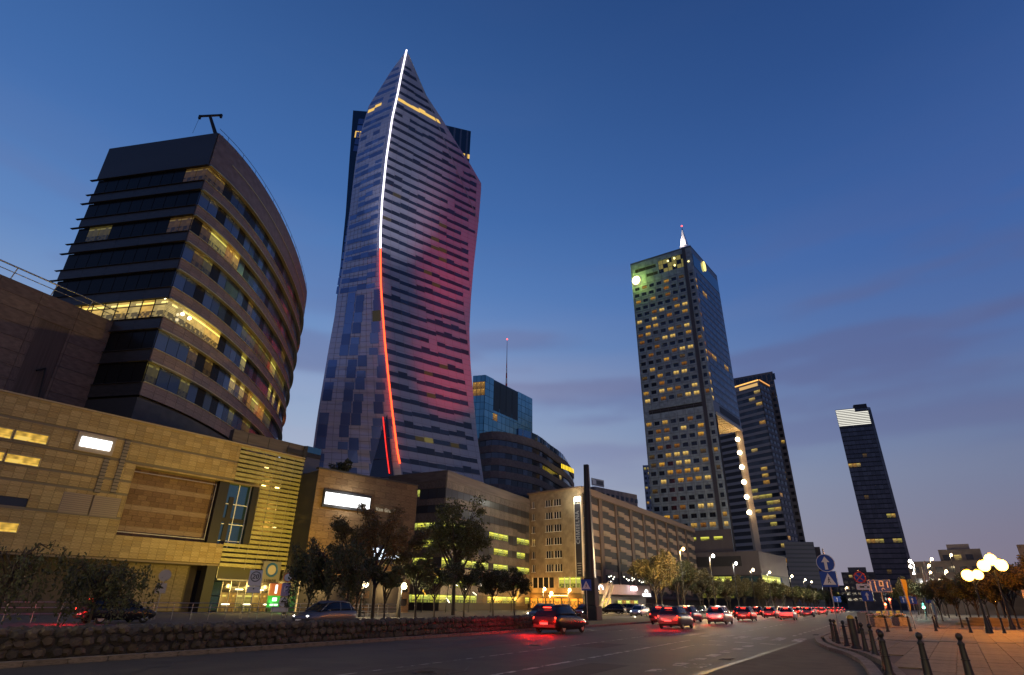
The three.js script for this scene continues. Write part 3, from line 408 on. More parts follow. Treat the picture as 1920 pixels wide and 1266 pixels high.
    const p0 = W.px(383, 1100)[0], p1 = W.px(402, 1100)[0]; W.rect(T, 'dark_pier', M.black, p0, 0.1, p1, yb, -0.9, 1.2);
    for (let i = 0; i < 3; i++) W.rect(T, 'window', M.glassTeal, p1 + 0.05, 0.3 + i * 1.6, p1 + 1.6, 1.8 + i * 1.6, -1.5, 0.06);
    const e0 = W.px(432, 1110)[0], e1 = W.px(548, 1110)[0], n = 8, cw = (e1 - e0) / n;
    W.rect(T, 'entrance_canopy', std(0.06, 0.06, 0.05, 0.6), e0 - 1.5, 3.7, e1 + 1, 5.1, -1.4, 0.5); W.rect(T, 'canopy_edge', M.steel, e0 - 1.6, 3.55, e1 + 1.1, 3.72, -1.0, 0.7);
    for (let i = 0; i < n; i++) { const a = e0 + i * cw; for (const [y0, y1, m] of [[0.15, 2.25, LIT[i % 4]], [2.3, 2.95, i % 3 ? LIT[(i + 1) % 4] : LITDIM[0]], [3.0, 3.5, LITDIM[i % 2]]]) W.rect(T, 'window', m, a + 0.04, y0, a + cw - 0.04, y1, -2.2, 0.05); W.rect(T, 'mullion', M.steel, a - 0.04, 0.1, a + 0.04, 3.55, -2.12, 0.1); }
    for (let i = 0; i < 6; i++) { const a = e0 + 0.8 + i * (e1 - e0 - 1.4) / 5; W.place(T, 'strip_lamp', rbox(1.0, 0.12, 0.12, 0.04), glow(1, 0.87, 0.5, 5), a, i % 2 ? 2.62 : 0.95, -2.0); }
    for (const f of [0.2, 0.5, 0.8]) point(T, 0xffd070, 26, W.at(e0 + (e1 - e0) * f, 3.0, -0.6).sub(T.position), 10);
    for (const [a, b] of [[e0 - 1.6, 1], [e0 + 4.4, 0], [e1 - 2.6, 0]]) W.rect(T, 'canopy_post', M.steel, a, 3.7, a + 0.08, 5.2, -1.05, 0.08);
  }
  // name sign over the entrance, lit totem, lit sign up on the wall
  const [lu, ly] = W.px(503, 1074);
  { const s = thing('entrance_sign', 'square sign with a blue ring above dark capitals over the glass entrance', 'sign', W.at(lu, ly, 0.6)); s.rotation.y = W.rot; mesh(s, 'board', rbox(2.5, 2.6, 0.12, 0.03), std(0.2, 0.19, 0.17, 0.6)); mesh(s, 'ring', new THREE.TorusGeometry(0.72, 0.13, 10, 36), std(0.03, 0.12, 0.3, 0.4), 0, 0.3, 0.1); mesh(s, 'disc', cylZ(0.55, 0.04), std(0.45, 0.4, 0.32, 0.5), 0, 0.3, 0.07); mesh(s, 'lettering', text('LUMEN', 0.34, 0.04), M.black, 0, -0.95, 0.06); }
  const [tu, ty] = W.px(500, 1118);
  { const s = thing('lit_totem', 'lit totem sign with orange top and green foot at the shopping centre entrance', 'sign', W.at(tu, 0.11, 1.6)); s.rotation.y = W.rot; mesh(s, 'plinth', rbox(1.5, 0.5, 0.4, 0.03, 0, 0.25, 0), M.dark); mesh(s, 'upper_panel', rbox(1.5, 1.35, 0.35, 0.03, 0, 2.55, 0), glow(0.5, 0.1, 0.02, 1)); mesh(s, 'lower_panel', rbox(1.5, 1.35, 0.35, 0.03, 0, 1.18, 0), glow(0.02, 0.42, 0.03, 1)); mesh(s, 'white_bar', rbox(0.3, 1.0, 0.05, 0.02, 0, 2.6, 0.2), glow(1, 0.95, 0.8, 2)); mesh(s, 'white_mark', rbox(0.6, 0.4, 0.05, 0.02, 0, 1.45, 0.2), glow(0.8, 1, 0.8, 2)); mesh(s, 'white_mark', rbox(1.1, 0.22, 0.05, 0.02, 0, 0.85, 0.2), glow(0.6, 1, 0.6, 2)); point(s, 0x50ff60, 6, V(0, 1.2, 0.8)); }
  const [su, sv] = W.px(178, 833);
  { const s = thing('lit_wall_sign', 'small glowing white sign box mounted high on the yellow stone wall', 'sign', W.at(su, sv, 0.28)); s.rotation.y = W.rot; mesh(s, 'back_plate', rbox(3.6, 2.0, 0.1, 0.04, 0, 0, -0.12), std(0.3, 0.25, 0.18, 0.7)); mesh(s, 'glowing_face', rbox(2.9, 1.05, 0.22, 0.1), glow(1, 1, 1, 2.2)); }
  // added, hidden ground lamps standing in for the street light on the facade
  for (const [u, I] of [[-6, 22], [6, 70], [18, 250], [27, 1450]]) {
    const p = W.at(u + 3, 0.11, 21), f = thing('added_floodlight', 'added unseen ground lamp on the forecourt washing the yellow stone wall', 'added_floodlight', p, 'added forecourt flood lamps'); f.rotation.y = W.rot + Math.PI;
    mesh(f, 'base', rbox(0.4, 0.06, 0.3, 0.02, 0, 0.03, 0), M.iron); mesh(f, 'bracket', flat([box(0.03, 0.4, 0.06, -0.2, 0.25, 0), box(0.03, 0.4, 0.06, 0.2, 0.25, 0)]), M.iron); const hd = mesh(f, 'lamp_head', rbox(0.36, 0.26, 0.2, 0.03, 0, 0.42, 0), M.iron); mesh(hd, 'lens', rbox(0.3, 0.2, 0.04, 0.01, 0, 0.42, 0.1), glow(1, 0.8, 0.4, 4));
    const a = W.at(u + 3, 0.6, 20.6), b = W.at(u, 12.5, 0); spot(scene, 0xffd456, I, a, b, 0.78, 0.9, 12);
  }
}
function cylZ(r, d, n = 36) { const g = new THREE.CylinderGeometry(r, r, d, n); g.rotateX(Math.PI / 2); return g; }
// railing along the shopping centre forecourt
{
  const T = thing('forecourt_railing', 'thin steel railing along the shopping centre forecourt', 'railing', S(-6, 44)); T.rotation.y = STREET;
  for (const y of [0.5, 0.85, 1.15]) mesh(T, 'rail', bar(V(0, y + 0.1, 0), V(58, y + 0.1, 0), 0.025, 5), M.steel); for (let x = 0; x <= 58; x += 1.45) mesh(T, 'post', cyl(0.025, 0.025, 1.1, x, 0.1, 0, 6), M.steel);
}
// ---------------------------------------------------------------- brown stone store box
{
  const A = G(598, 878, 17.5), B = G(783, 911, 17.5), W = new Wall(A, B), T = thing('brown_store', 'brown stone store block with glowing white sign and bright shop windows', 'shop building', A.clone().setY(0)), H = 17.5, L = W.len;
  W.put(T, 'core', M.dark, L / 2, H / 2 - 0.1, -8.2, L - 0.2, H - 0.2, 16);
  const mats = [[0.22, 0.14, 0.07], [0.19, 0.12, 0.06], [0.245, 0.16, 0.08]].map((c) => std(...c, 0.85, 0, { map: T_stone }));
  const openings = [[-0.2, 0, W.px(650, 1100)[0], 4.4], [W.px(690, 1100)[0], 0, W.px(757, 1100)[0], 5.0]]; const sg = [W.px(606, 940)[0], W.px(650, 945)[1] - 0, W.px(694, 945)[0], 0];
  let k = 0; for (let y = 0.1; y < H - 0.1; y += 0.87) { k++; for (let u = (k % 2) * -0.9; u < L; u += 1.8) { const a = Math.max(0, u), b = Math.min(L, u + 1.8); if (b - a < 0.15 || openings.some((o) => (a + b) / 2 > o[0] && (a + b) / 2 < o[2] && y < o[3])) continue; W.rect(T, 'stone_panel', pick(mats), a + 0.012, y + 0.012, b - 0.012, y + 0.86, 0, 0.12); } }
  const sw = new Wall(B, B.clone().add(W.n.clone().multiplyScalar(-14))); sw.put(T, 'side_wall', std(0.2, 0.135, 0.08, 0.85, 0, { map: rep(T_stone, 0.3) }), 7, H / 2, 0, 14, H, 0.2);
  W.put(T, 'roof_coping', M.dark, L / 2, H + 0.05, -0.2, L + 0.2, 0.2, 0.7);
  const shop = [1, 2].map((i) => glow(1, 1, 1, 1.15, { emissiveMap: dtex(64, (u, v) => { const c = hash2(Math.floor(u * 5), Math.floor(v * 3), i); const q = v < 0.45 && c > 0.45 ? 0.5 : 0.95 - 0.2 * vnoise(u * 6, v * 8, 6, i); return [q, q * 0.82, q * 0.5]; }) }));
  for (const o of openings) { const n = Math.max(2, Math.round((o[2] - o[0]) / 1.5)), cw = (o[2] - o[0]) / n; for (let i = 0; i < n; i++) { W.rect(T, 'window', shop[i % 2], o[0] + i * cw + 0.05, 0.25, o[0] + (i + 1) * cw - 0.05, o[3] - 0.1, -0.4, 0.06); W.rect(T, 'mullion', M.dark, o[0] + i * cw - 0.05, 0.1, o[0] + i * cw + 0.05, o[3], -0.3, 0.12); } point(T, 0xffcf80, 40, W.at((o[0] + o[2]) / 2, 3, 1.2).sub(T.position), 20); }
  const s1 = W.px(650, 940), a = thing('glowing_sign', 'wide glowing white sign on the brown stone store', 'sign', W.at(s1[0], s1[1], 0.2)); a.rotation.y = W.rot; mesh(a, 'back_box', rbox(7.4, 2.3, 0.24, 0.05), M.black); mesh(a, 'glowing_face', rbox(6.9, 1.55, 0.12, 0.06, 0, 0, 0.14), glow(1, 1, 1, 2.4)); point(a, 0xffffff, 35, V(0, 0, 1.4), 30);
  const s2 = W.px(722, 957), c = thing('store_lettering', 'small row of pale letters on the brown stone store', 'sign', W.at(s2[0], s2[1], 0.1)); c.rotation.y = W.rot; mesh(c, 'letter_row', text('Van Graaf', 0.5, 0.08), glow(0.8, 0.65, 0.42, 0.35));
  const s3 = W.px(724, 1040), e = thing('screen_sign', 'blue-white lit letters on a dark board behind the trees', 'sign', W.at(s3[0], s3[1], 0.25)); e.rotation.y = W.rot; mesh(e, 'board', rbox(5.0, 2.4, 0.2, 0.04), std(0.03, 0.035, 0.05, 0.3)); mesh(e, 'lettering', text('ZARA', 1.45, 0.1), glow(0.75, 0.87, 1, 2.2), 0, 0, 0.1);
}
// ---------------------------------------------------------------- sail-shaped tower with the lit prow
const ZT = {};
{
  const A0 = Pd(762, 97, 157), dR = AZ(52, 1), dL = AZ(-65, 1), nR = V(-dR.z, 0, dR.x), T = thing('sail_tower', 'tall pointed glass tower with a white and red light line down its prow', 'skyscraper');
  const onPlane = (P0, n, x, y) => { const d = ray(x, y), k = P0.clone().sub(V(0, EYE, 0)).dot(n) / d.dot(n); return d.multiplyScalar(k).add(V(0, EYE, 0)); };
  const prow = [[762, 97], [752, 143], [745, 180], [735, 225], [724, 300], [716, 380], [713, 440], [713, 480], [714, 540], [718, 600], [722, 650], [728, 710], [736, 780], [745, 850], [750, 873], [757, 920]].map((p) => onPlane(A0, nR, ...p));
  const redge = [[764, 98], [800, 180], [830, 225], [860, 275], [880, 305], [903, 345], [897, 420], [888, 500], [883, 560], [880, 620], [882, 680], [888, 750], [895, 820], [905, 890], [910, 920]].map((p) => onPlane(A0, nR, ...p));
  const Am = prow[6].clone(), nL = V(dL.z, 0, -dL.x);
  const ledge = [[760, 98], [735, 130], [710, 170], [692, 196], [676, 250], [667, 300], [655, 400], [645, 480], [636, 540], [626, 600], [615, 660], [605, 720], [595, 780], [588, 830], [580, 900]].map((p) => onPlane(Am, nL, ...p));
  const byY = (list, y) => { const l = [...list].sort((a, b) => b.y - a.y); if (y >= l[0].y) return l[0].clone().setY(y); for (let i = 0; i < l.length - 1; i++) if (y <= l[i].y && y >= l[i + 1].y) return l[i + 1].clone().lerp(l[i], (y - l[i + 1].y) / (l[i].y - l[i + 1].y)); const q = l[l.length - 1].clone(); return q.setY(y); };
  const Pr = (y) => byY(prow, y), Re = (y) => byY(redge, y), Le = (y) => byY(ledge, y);
  ZT.Pr = Pr; ZT.Re = Re; ZT.nR = nR; ZT.dR = dR;
  const top = A0.y;
  // facade sheets with real thickness
  function faceGeo(a, b, inward, y0) {
    const ys = []; for (let y = y0; y < top - 0.5; y += 3.5) ys.push(y); ys.push(top - 0.3);
    const pos = [], uv = [], idx = [];
    ys.forEach((y) => { const p = a(y), q = b(y), pi = p.clone().add(inward), qi = q.clone().add(inward), L = p.distanceTo(q); for (const [v, u] of [[p, 0], [q, L], [qi, L], [pi, 0]]) { pos.push(v.x, y, v.z); uv.push(u, y); } });
    for (let i = 0; i < ys.length - 1; i++) for (let k = 0; k < 4; k++) { const p = i * 4 + k, q = i * 4 + (k + 1) % 4; idx.push(p, q, p + 4, q, q + 4, p + 4); }
    const g = new THREE.BufferGeometry(); g.setAttribute('position', new THREE.Float32BufferAttribute(pos, 3)); g.setAttribute('uv', new THREE.Float32BufferAttribute(uv, 2)); g.setIndex(idx); const q = g.toNonIndexed(); q.computeVertexNormals(); return q;
  }
  const pan = std(0.34, 0.33, 0.355, 0.3, 0.4), panL = std(0.6, 0.57, 0.62, 0.35, 0.35);  // left panels paler: the bright western sky's reflection is put into their colour
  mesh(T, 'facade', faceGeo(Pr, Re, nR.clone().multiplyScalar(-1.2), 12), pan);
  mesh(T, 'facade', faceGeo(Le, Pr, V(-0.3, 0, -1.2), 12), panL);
  const zg = [std(0.055, 0.06, 0.08, 0.12, 0.6), std(0.07, 0.08, 0.1, 0.1, 0.7), std(0.045, 0.05, 0.065, 0.15, 0.6)], zl = [std(0.18, 0.26, 0.44, 0.3, 0.55), std(0.22, 0.31, 0.5, 0.25, 0.55), std(0.13, 0.19, 0.34, 0.3, 0.5)];  // left-face panes bluer: reflected sky is put into their base colour
  const dimLit = glow(1, 1, 1, 0.12, { emissiveMap: litTex(301, [1, 0.85, 0.3]) }), rowLit = glow(1, 0.62, 0.14, 0.9);
  const quad = (a, b, y0, y1, f0, f1, out, th) => { // slightly proud glazing strip between fractions f0..f1 of a facade row
    const P = [[f0, y0], [f1, y0], [f1, y1], [f0, y1]].map(([f, y]) => a(y).lerp(b(y), f)), F = P.map((p) => p.clone().addScaledVector(out, th)), pos = [], tri = (x, y, z) => { for (const v of [x, y, z]) pos.push(v.x, v.y, v.z); };
    tri(F[0], F[1], F[2]); tri(F[0], F[2], F[3]); for (let i = 0; i < 4; i++) { const j = (i + 1) % 4; tri(P[i], P[j], F[j]); tri(P[i], F[j], F[i]); }
    const g = new THREE.BufferGeometry(); g.setAttribute('position', new THREE.Float32BufferAttribute(pos, 3)); const uv = new Float32Array(pos.length / 3 * 2); g.setAttribute('uv', new THREE.BufferAttribute(uv, 2)); g.computeVertexNormals(); return g;
  };
  const cells = [];
  for (let j = 0, y = 15; y < top - 5; y += 3.5, j++) {
    const W = Pr(y + 1).distanceTo(Re(y + 1)), n = Math.floor((W - 0.8) / 3.05); if (n < 1) continue; let off = 0.2, run = 0;
    for (let i = 0; i < n; i++) {
      if (run-- <= 0) { off = rr(0.1, 0.75); run = 1 + Math.floor(rr(0, 4)); }
      if (rnd() < 0.02) continue;
      const h = rnd() < 0.1 ? 1.9 : rr(1.15, 1.45), u0 = 0.5 + i * 3.05, u1 = u0 + 3.0; if (u1 > W - 0.3) continue;
      const cen = V(0, 0, 0); let m = pick(zg); const yy = y + 0.5 + off;
      const px = (u0 + u1) / 2 / W; if (j >= 8 && j <= 31 && j % 4 !== 1 && px > 0.46 && px < 0.7 && rnd() < 0.28) m = dimLit; if (rnd() < 0.008) m = dimLit;
      if (Math.abs(yy - 166.5) < 1.75) m = rnd() < 0.85 ? rowLit : m; if (Math.abs(y - 43) < 1.8 && px > 0.28 && px < 0.42) m = LIT[3];
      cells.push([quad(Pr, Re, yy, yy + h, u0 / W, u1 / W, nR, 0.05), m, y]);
    }
  }
  cells.sort((a, b) => a[2] - b[2]); const rest = new Map();
  cells.forEach(([g, m], k) => { if (k < 300) mesh(T, 'window', g, m); else { if (!rest.has(m)) rest.set(m, []); rest.get(m).push(g); } });
  for (let j = 0, y = 15; y < top - 6; y += 3.5, j++) {
    const W = Le(y + 1).distanceTo(Pr(y + 1)); let off = 0;
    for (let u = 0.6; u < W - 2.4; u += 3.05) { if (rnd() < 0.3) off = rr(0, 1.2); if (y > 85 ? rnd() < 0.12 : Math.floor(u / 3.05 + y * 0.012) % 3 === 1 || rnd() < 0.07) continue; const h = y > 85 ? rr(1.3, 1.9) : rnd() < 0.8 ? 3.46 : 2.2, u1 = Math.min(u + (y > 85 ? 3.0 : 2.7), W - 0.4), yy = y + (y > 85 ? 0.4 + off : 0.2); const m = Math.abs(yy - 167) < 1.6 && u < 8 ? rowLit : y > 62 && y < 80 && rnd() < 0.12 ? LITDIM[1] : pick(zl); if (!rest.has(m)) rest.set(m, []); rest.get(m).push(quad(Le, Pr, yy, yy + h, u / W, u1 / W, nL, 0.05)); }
  }
  for (const [m, g] of rest) stuff(mesh(T, 'window_rows', flat(g), m));
  { const jg = [], at = (y, f) => Pr(y).lerp(Re(y), f).addScaledVector(nR, 0.01); for (let y = 16; y < top - 6; y += 1.75) jg.push(bar(at(y, 0.005), at(y, 0.995), 0.045, 3)); for (let u = 0.48; u < 45; u += 3.05) { let a = null; for (let y = 15; y < top - 6; y += 3.5) { const W = Pr(y).distanceTo(Re(y)); if (u > W - 0.3) { a = null; continue; } const p = at(y, u / W); if (a) jg.push(bar(a, p, 0.045, 3)); a = p; } } stuff(mesh(T, 'panel_joint', flat(jg), std(0.16, 0.15, 0.16, 0.6)));
    const jl = [], al = (y, f) => Le(y).lerp(Pr(y), f).addScaledVector(nL, 0.01); for (let y = 16; y < top - 6; y += 1.75) jl.push(bar(al(y, 0.01), al(y, 0.99), 0.045, 3)); for (let i = 1; i < 9; i++) { let a = null; for (let y = 15; y < top - 30; y += 7) { const p = al(y, i / 9); if (a) jl.push(bar(a, p, 0.045, 3)); a = p; } } stuff(mesh(T, 'panel_joint', flat(jl), std(0.2, 0.19, 0.21, 0.6))); }
  // the lit prow line: white above, red below, in lamp tubes
  const cutY = onPlane(A0, nR, 713, 468).y, out = V(0.2, 0, 0.75), w = [], r = [];
  for (let y = top; y >= prow[14].y; y -= 2) (y > cutY ? w : r).push(Pr(y).add(out));
  w.push(Pr(cutY + 0.1).add(out)); r.unshift(Pr(cutY - 0.1).add(out));
  mesh(T, 'prow_light_tube', tube(w, 0.27, 120, 6), glow(0.9, 0.85, 1, 3.2)); mesh(T, 'prow_light_tube', tube(r, 0.25, 120, 6), glow(1, 0.06, 0.015, 5));
  // dark glass wedge left of the prow with a second red line
  const wy0 = Le(20).y, wedge = [[704, 592], [712, 640], [738, 895], [690, 895], [696, 640]].map((p) => onPlane(Pr(50).clone().add(V(0.3, 0, 0.9)), nL, ...p));
  { const g = new THREE.BufferGeometry(), pos = []; for (let i = 1; i < wedge.length - 1; i++) for (const q of [wedge[0], wedge[i], wedge[i + 1]]) pos.push(q.x, q.y, q.z); const b = wedge.map((q) => q.clone().add(V(0, 0, -1))); for (let i = 0; i < wedge.length; i++) { const j = (i + 1) % wedge.length; for (const q of [wedge[i], b[i], wedge[j], wedge[j], b[i], b[j]]) pos.push(q.x, q.y, q.z); } g.setAttribute('position', new THREE.Float32BufferAttribute(pos, 3)); g.setAttribute('uv', new THREE.Float32BufferAttribute(new Float32Array(pos.length / 3 * 2), 2)); g.computeVertexNormals(); mesh(T, 'dark_wedge', g, std(0.04, 0.05, 0.075, 0.1, 0.7)); }
  const rl = [[701, 628], [708, 680], [716, 760], [724, 840], [730, 888]].map((p) => onPlane(Pr(50).clone().add(V(0.4, 0, 1.3)), nL, ...p)); mesh(T, 'red_light_tube', tube(rl, 0.16, 60, 5), glow(1, 0.03, 0.02, 1.6));
  const wb = []; for (let i = 1; i < 9; i++) { const y = 25 + i * 7; const a = onPlane(Pr(50).clone().add(V(0.35, 0, 1.05)), nL, 700, 900 - i * 38), b = onPlane(Pr(50).clone().add(V(0.35, 0, 1.05)), nL, 737 - i * 3.6, 897 - i * 38); mesh(T, 'wedge_transom', bar(a, b, 0.1, 4), std(0.12, 0.12, 0.14, 0.5)); }
  // block behind the sail
  const bl = Pd(662, 207, 181), bl2 = Pd(720, 200, 178), br0 = Pd(800, 200, 200), br = Pd(883, 246, 203), HL = bl.y, HR = br.y, bw = new Wall(bl, bl2), bq = new Wall(br0, br); const bm = std(0.05, 0.07, 0.09, 0.15, 0.7);
  { const ol = [[662, 207], [655, 300], [648, 400], [640, 480], [634, 540], [627, 596]].map((p) => bw.px(...p)), sh = new THREE.Shape([...ol, [12, ol[5][1]], [bw.len, HL]].map((p) => new THREE.Vector2(...p))); bw.place(T, 'rear_block', new THREE.ExtrudeGeometry(sh, { depth: 18, bevelEnabled: false }), bm, 0, 0, -18); } mesh(T, 'rear_block', poly([br0, br, br.clone().add(AZ(-8, 22)), br0.clone().add(AZ(-8, 22))].map((p) => p.clone().setY(0)), 0, HR), bm);
  const finM = std(0.13, 0.14, 0.17, 0.4, 0.4); for (let u = bq.px(828, 215)[0]; u < bq.len - 0.5; u += 3.1) bq.rect(T, 'fin', finM, u, 100, u + 0.8, HR - 0.4, 0.1, 0.25);
  for (let u = bw.px(665.5, 252)[0]; u < 8; u += 1.7) bw.rect(T, 'window', u < 4.5 ? rowLit : M.glassBlue, u, bw.px(668, 258)[1], u + 1.4, bw.px(668, 246)[1], 0.06, 0.1);
  const lr = bq.px(876, 292); for (let i = 0; i < 5; i++) bq.rect(T, 'window', rowLit, lr[0] - 4.2 + i * 1.1, lr[1] - 1.6 + (i % 2) * 0.4, lr[0] - 3.3 + i * 1.1, lr[1] + 0.8, 0.1, 0.1);
  for (let y = 96; y < HL - 4; y += 3.5) for (let u = 0.5; u < 5.5; u += 2.3) if (u > bw.px(655, 300)[0] + (HL - y) * 0.028 + 0.3) bw.rect(T, 'window', pick(zl), u, y, u + 2.1, y + 2.9, 0.06, 0.1);
  mesh(T, 'edge_trim', flat([bar(Re(top - 1), Re(130), 0.18, 4)]), M.steel);
}
// added flood lamps on the neighbouring office roof, put there to colour the sail
for (const [x, z, y, col, I, tx, ang, lab, lc] of [[-9, -122, 24.0, 0xff0816, 40000, [858, 440], 0.21, 'added red flood lamp on the banded office roof aimed at the pointed tower', [1, 0.05, 0.05]], [-3, -136, 24.0, 0xff0c1c, 14000, [850, 670], 0.32, 'added red flood lamp at the far end of the banded office roof', [1, 0.05, 0.05]], [-14, -117, 24.0, 0xe8e4ff, 52000, [762, 340], 0.17, 'added white flood lamp on the banded office roof aimed at the pointed tower', [0.9, 0.9, 1]]]) {
  const p = V(x, y, z), f = thing('added_roof_floodlight', lab, 'added_floodlight', p); f.rotation.y = Math.PI;
  mesh(f, 'base', rbox(0.5, 0.08, 0.4, 0.02, 0, 0.04, 0), M.iron); mesh(f, 'bracket', flat([box(0.04, 0.5, 0.08, -0.27, 0.3, 0), box(0.04, 0.5, 0.08, 0.27, 0.3, 0)]), M.iron); const h = mesh(f, 'lamp_head', rbox(0.5, 0.4, 0.25, 0.04, 0, 0.5, 0), M.iron); mesh(h, 'lens', rbox(0.42, 0.32, 0.04, 0.01, 0, 0.5, 0.13), glow(...lc, 3));
  const d = ray(...tx), A0 = ZT.Pr(150), k = A0.clone().sub(V(0, EYE, 0)).dot(ZT.nR) / d.dot(ZT.nR), tgt = d.multiplyScalar(k).add(V(0, EYE, 0)); spot(scene, col, I, p.clone().add(V(0, 1.1, -0.3)), tgt, ang, 1, 30);
}
// ---------------------------------------------------------------- hotel tower
{
  const A = G(1182, 498, 154), B = G(1295, 463, 154), Cc = G(1345, 520, 154), F = new Wall(A, B), R = new Wall(B, Cc), H = 154;
  const T = thing('hotel_tower', 'pale hotel tower of chequered lit windows with an open corner and white spire', 'skyscraper', B.clone().setY(0));
  const hv = R.px(1345, 778)[1], hs = F.px(1270, 765)[1], LB = 26.8;    // soffit height, service floor
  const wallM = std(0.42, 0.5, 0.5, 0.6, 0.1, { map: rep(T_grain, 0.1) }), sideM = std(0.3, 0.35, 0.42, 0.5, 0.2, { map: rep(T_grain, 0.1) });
  const back = A.clone().add(Cc).sub(B); const rel = (p) => p.clone().setY(0).sub(T.position), inn = (p, k = 0.6) => p.clone().lerp(A.clone().add(Cc).multiplyScalar(0.5), k / 20);
  mesh(T, 'core', poly([inn(A), inn(B), inn(Cc), inn(back)].map(rel), hv + 1, H - 0.4), M.dark);
  const B2 = R.at(2.5, 0), A2 = A.clone().setY(0).add(B2).sub(B.clone().setY(0)); mesh(T, 'core', poly([inn(A), inn(B, 1), B2, A2].map(rel), 0, hv + 1.5), M.dark);
  const nC = 7, cw = (F.len - 4.9) / nC, pitch = 3.55, holes = [], rows = Math.floor((H - 12 - LB) / pitch), win = [];
  for (let r = 0; r < rows; r++) { const y0 = LB + 2.0 + r * pitch; if (y0 + 2 > hs - 1.6 && y0 < hs + 2.2) continue; for (let c = 0; c < nC; c++) { const off = (r + c) % 2 ? 0.25 : 0.0, u = 0.7 + c * cw + (r % 2 ? 0.5 : 0.1); win.push([u, y0, u + cw - 1.25, y0 + 1.75, r, c]); } win.push([F.len - 2.3, y0, F.len - 0.75, y0 + 1.75, r, 9]); }
  const topHole = [F.len * 0.46, H - 9.3, F.len - 3.2, H - 2.2], leftHole = [2, H - 5.2, F.len * 0.42, H - 3.2], midHole = [F.len * 0.25, H - 9.2, F.len * 0.44, H - 7.4], vent = [2.4, hs - 1.0, F.len - 3.4, hs + 1.0];
  holes.push(...win.map((w) => w.slice(0, 4)), topHole, leftHole, midHole, vent);
  F.holed(T, 'facade_wall', wallM, [[0, 6], [F.len, 6], [F.len, H], [0, H]], holes, -0.5, 0.5);
  F.rect(T, 'vent_band', M.dark, ...vent, -0.6, 0.1); F.rect(T, 'window', M.glassDark, ...leftHole, -0.6, 0.1); F.rect(T, 'window', LITDIM[1], ...midHole, -0.6, 0.1);
  for (let u = vent[0] + 0.6; u < vent[2]; u += 0.9) F.rect(T, 'vent_fin', M.dark, u, vent[1], u + 0.18, vent[3], -0.42, 0.2);
  const pane = flat([box(0.47, 1, 1, -0.265, 0, 0), box(0.47, 1, 1, 0.265, 0, 0)]);
  let wi = 0; win.forEach(([a, b, c, d, r, k]) => { const lp = r > rows - 14 ? 0.4 : r > 12 ? 0.36 : 0.3; const l = rnd() < (k === 9 ? lp * 0.8 : lp); F.rect(T, 'window', l ? pick(ROOM) : rnd() < 0.06 ? LITDIM[0] : M.glassDark, a, b, c, d, -0.45, 0.08, pane); });
  // two-storey lit lounge at the top
  { const [a, b, c, d] = topHole, n = 6, w = (c - a) / n; for (let i = 0; i < n; i++) for (let j = 0; j < 3; j++) F.rect(T, 'window', (i + j * 2) % 3 ? glow(0.9, 0.75, 0.2, 0.22) : M.glassDark, a + i * w + 0.1, b + j * 2.37 + 0.1, a + (i + 1) * w - 0.1, b + (j + 1) * 2.37 - 0.1, -0.5, 0.1); for (const [x, y] of [[1252, 489], [1264, 484], [1265, 497], [1284, 491], [1291, 490]]) { const q = F.px(x, y); F.place(T, 'ceiling_light', new THREE.SphereGeometry(0.5, 8, 6), glow(1, 0.85, 0.3, 3), q[0], q[1], -0.2); } }
  // dark vertical rib, panel joints
  F.rect(T, 'dark_rib', std(0.06, 0.055, 0.06, 0.6), F.len - 4.2, 10, F.len - 2.75, H + 0.6, 0.15, 0.5);
  const jg = []; for (let c = 0; c <= nC; c++) jg.push(box(0.1, H - 8, 0.08, 0.45 + c * cw, (H + 6) / 2, 0.03)); for (let r = 0; r <= rows; r++) jg.push(box(F.len, 0.1, 0.08, F.len / 2, LB + 1.2 + r * pitch, 0.034)); F.place(T, 'panel_joint', flat(jg), std(0.12, 0.12, 0.13, 0.6));
  // right side: fine ribbed glass
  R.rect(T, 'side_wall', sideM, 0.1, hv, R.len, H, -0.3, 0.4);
  const sg = [std(0.05, 0.07, 0.09, 0.12, 0.7), std(0.08, 0.1, 0.13, 0.12, 0.7)]; let cnt = 0;
  for (let y = hv + 6; y < H - 12; y += 3.55) for (let u = 3.2; u < R.len - 1; u += 5.1) { const m = R.rect(T, 'side_window', rnd() < 0.07 ? pick(ROOM) : pick(sg), u, y, u + 4.7, y + 2.0, -0.05, 0.14); }
  for (let y = hv + 6; y < H - 12; y += 3.55) if (rnd() < 0.5) R.rect(T, 'side_window', pick(ROOM), 0.6, y, 1.9, y + 1.7, -0.05, 0.14);
  R.rect(T, 'window', M.glassTeal, 1, H - 10, R.len - 0.5, H - 3, -0.04, 0.16); R.rect(T, 'vent_band', M.black, 8, hv + 2.2, R.len - 2, hv + 5.0, -0.03, 0.16);
  R.rect(T, 'parapet', std(0.08, 0.09, 0.1, 0.5), 0, H, R.len, H + 1, -0.3, 0.4); F.rect(T, 'parapet', std(0.1, 0.11, 0.12, 0.5), 0, H, F.len, H + 1, -0.3, 0.4);
  // lit soffit of the open corner: coffered ceiling
  const sof = std(0.55, 0.47, 0.33, 0.6); mesh(T, 'soffit', poly([R.at(2.2, 0, -0.2), R.at(R.len, 0, -0.2), R.at(R.len, 0, -22), R.at(2.2, 0, -22)].map(rel), hv + 0.3, hv + 1.2), sof);
  for (let i = 0; i < 8; i++) for (let j = 0; j < 5; j++) { const p = R.at(4.3 + i * 3.8, hv + 0.12, -2 - j * 4).sub(T.position), m = mesh(T, 'soffit_coffer', UB, sof, p.x, p.y, p.z, R.rot); m.scale.set(2.9, 0.35, 3.2); }
  point(T, 0xffd080, 260, R.at(18, hv - 7, -9).sub(T.position), 60); R.rect(T, 'soffit_edge', sof, 2.2, hv - 0.3, R.len, hv + 1.1, 0.02, 0.3);
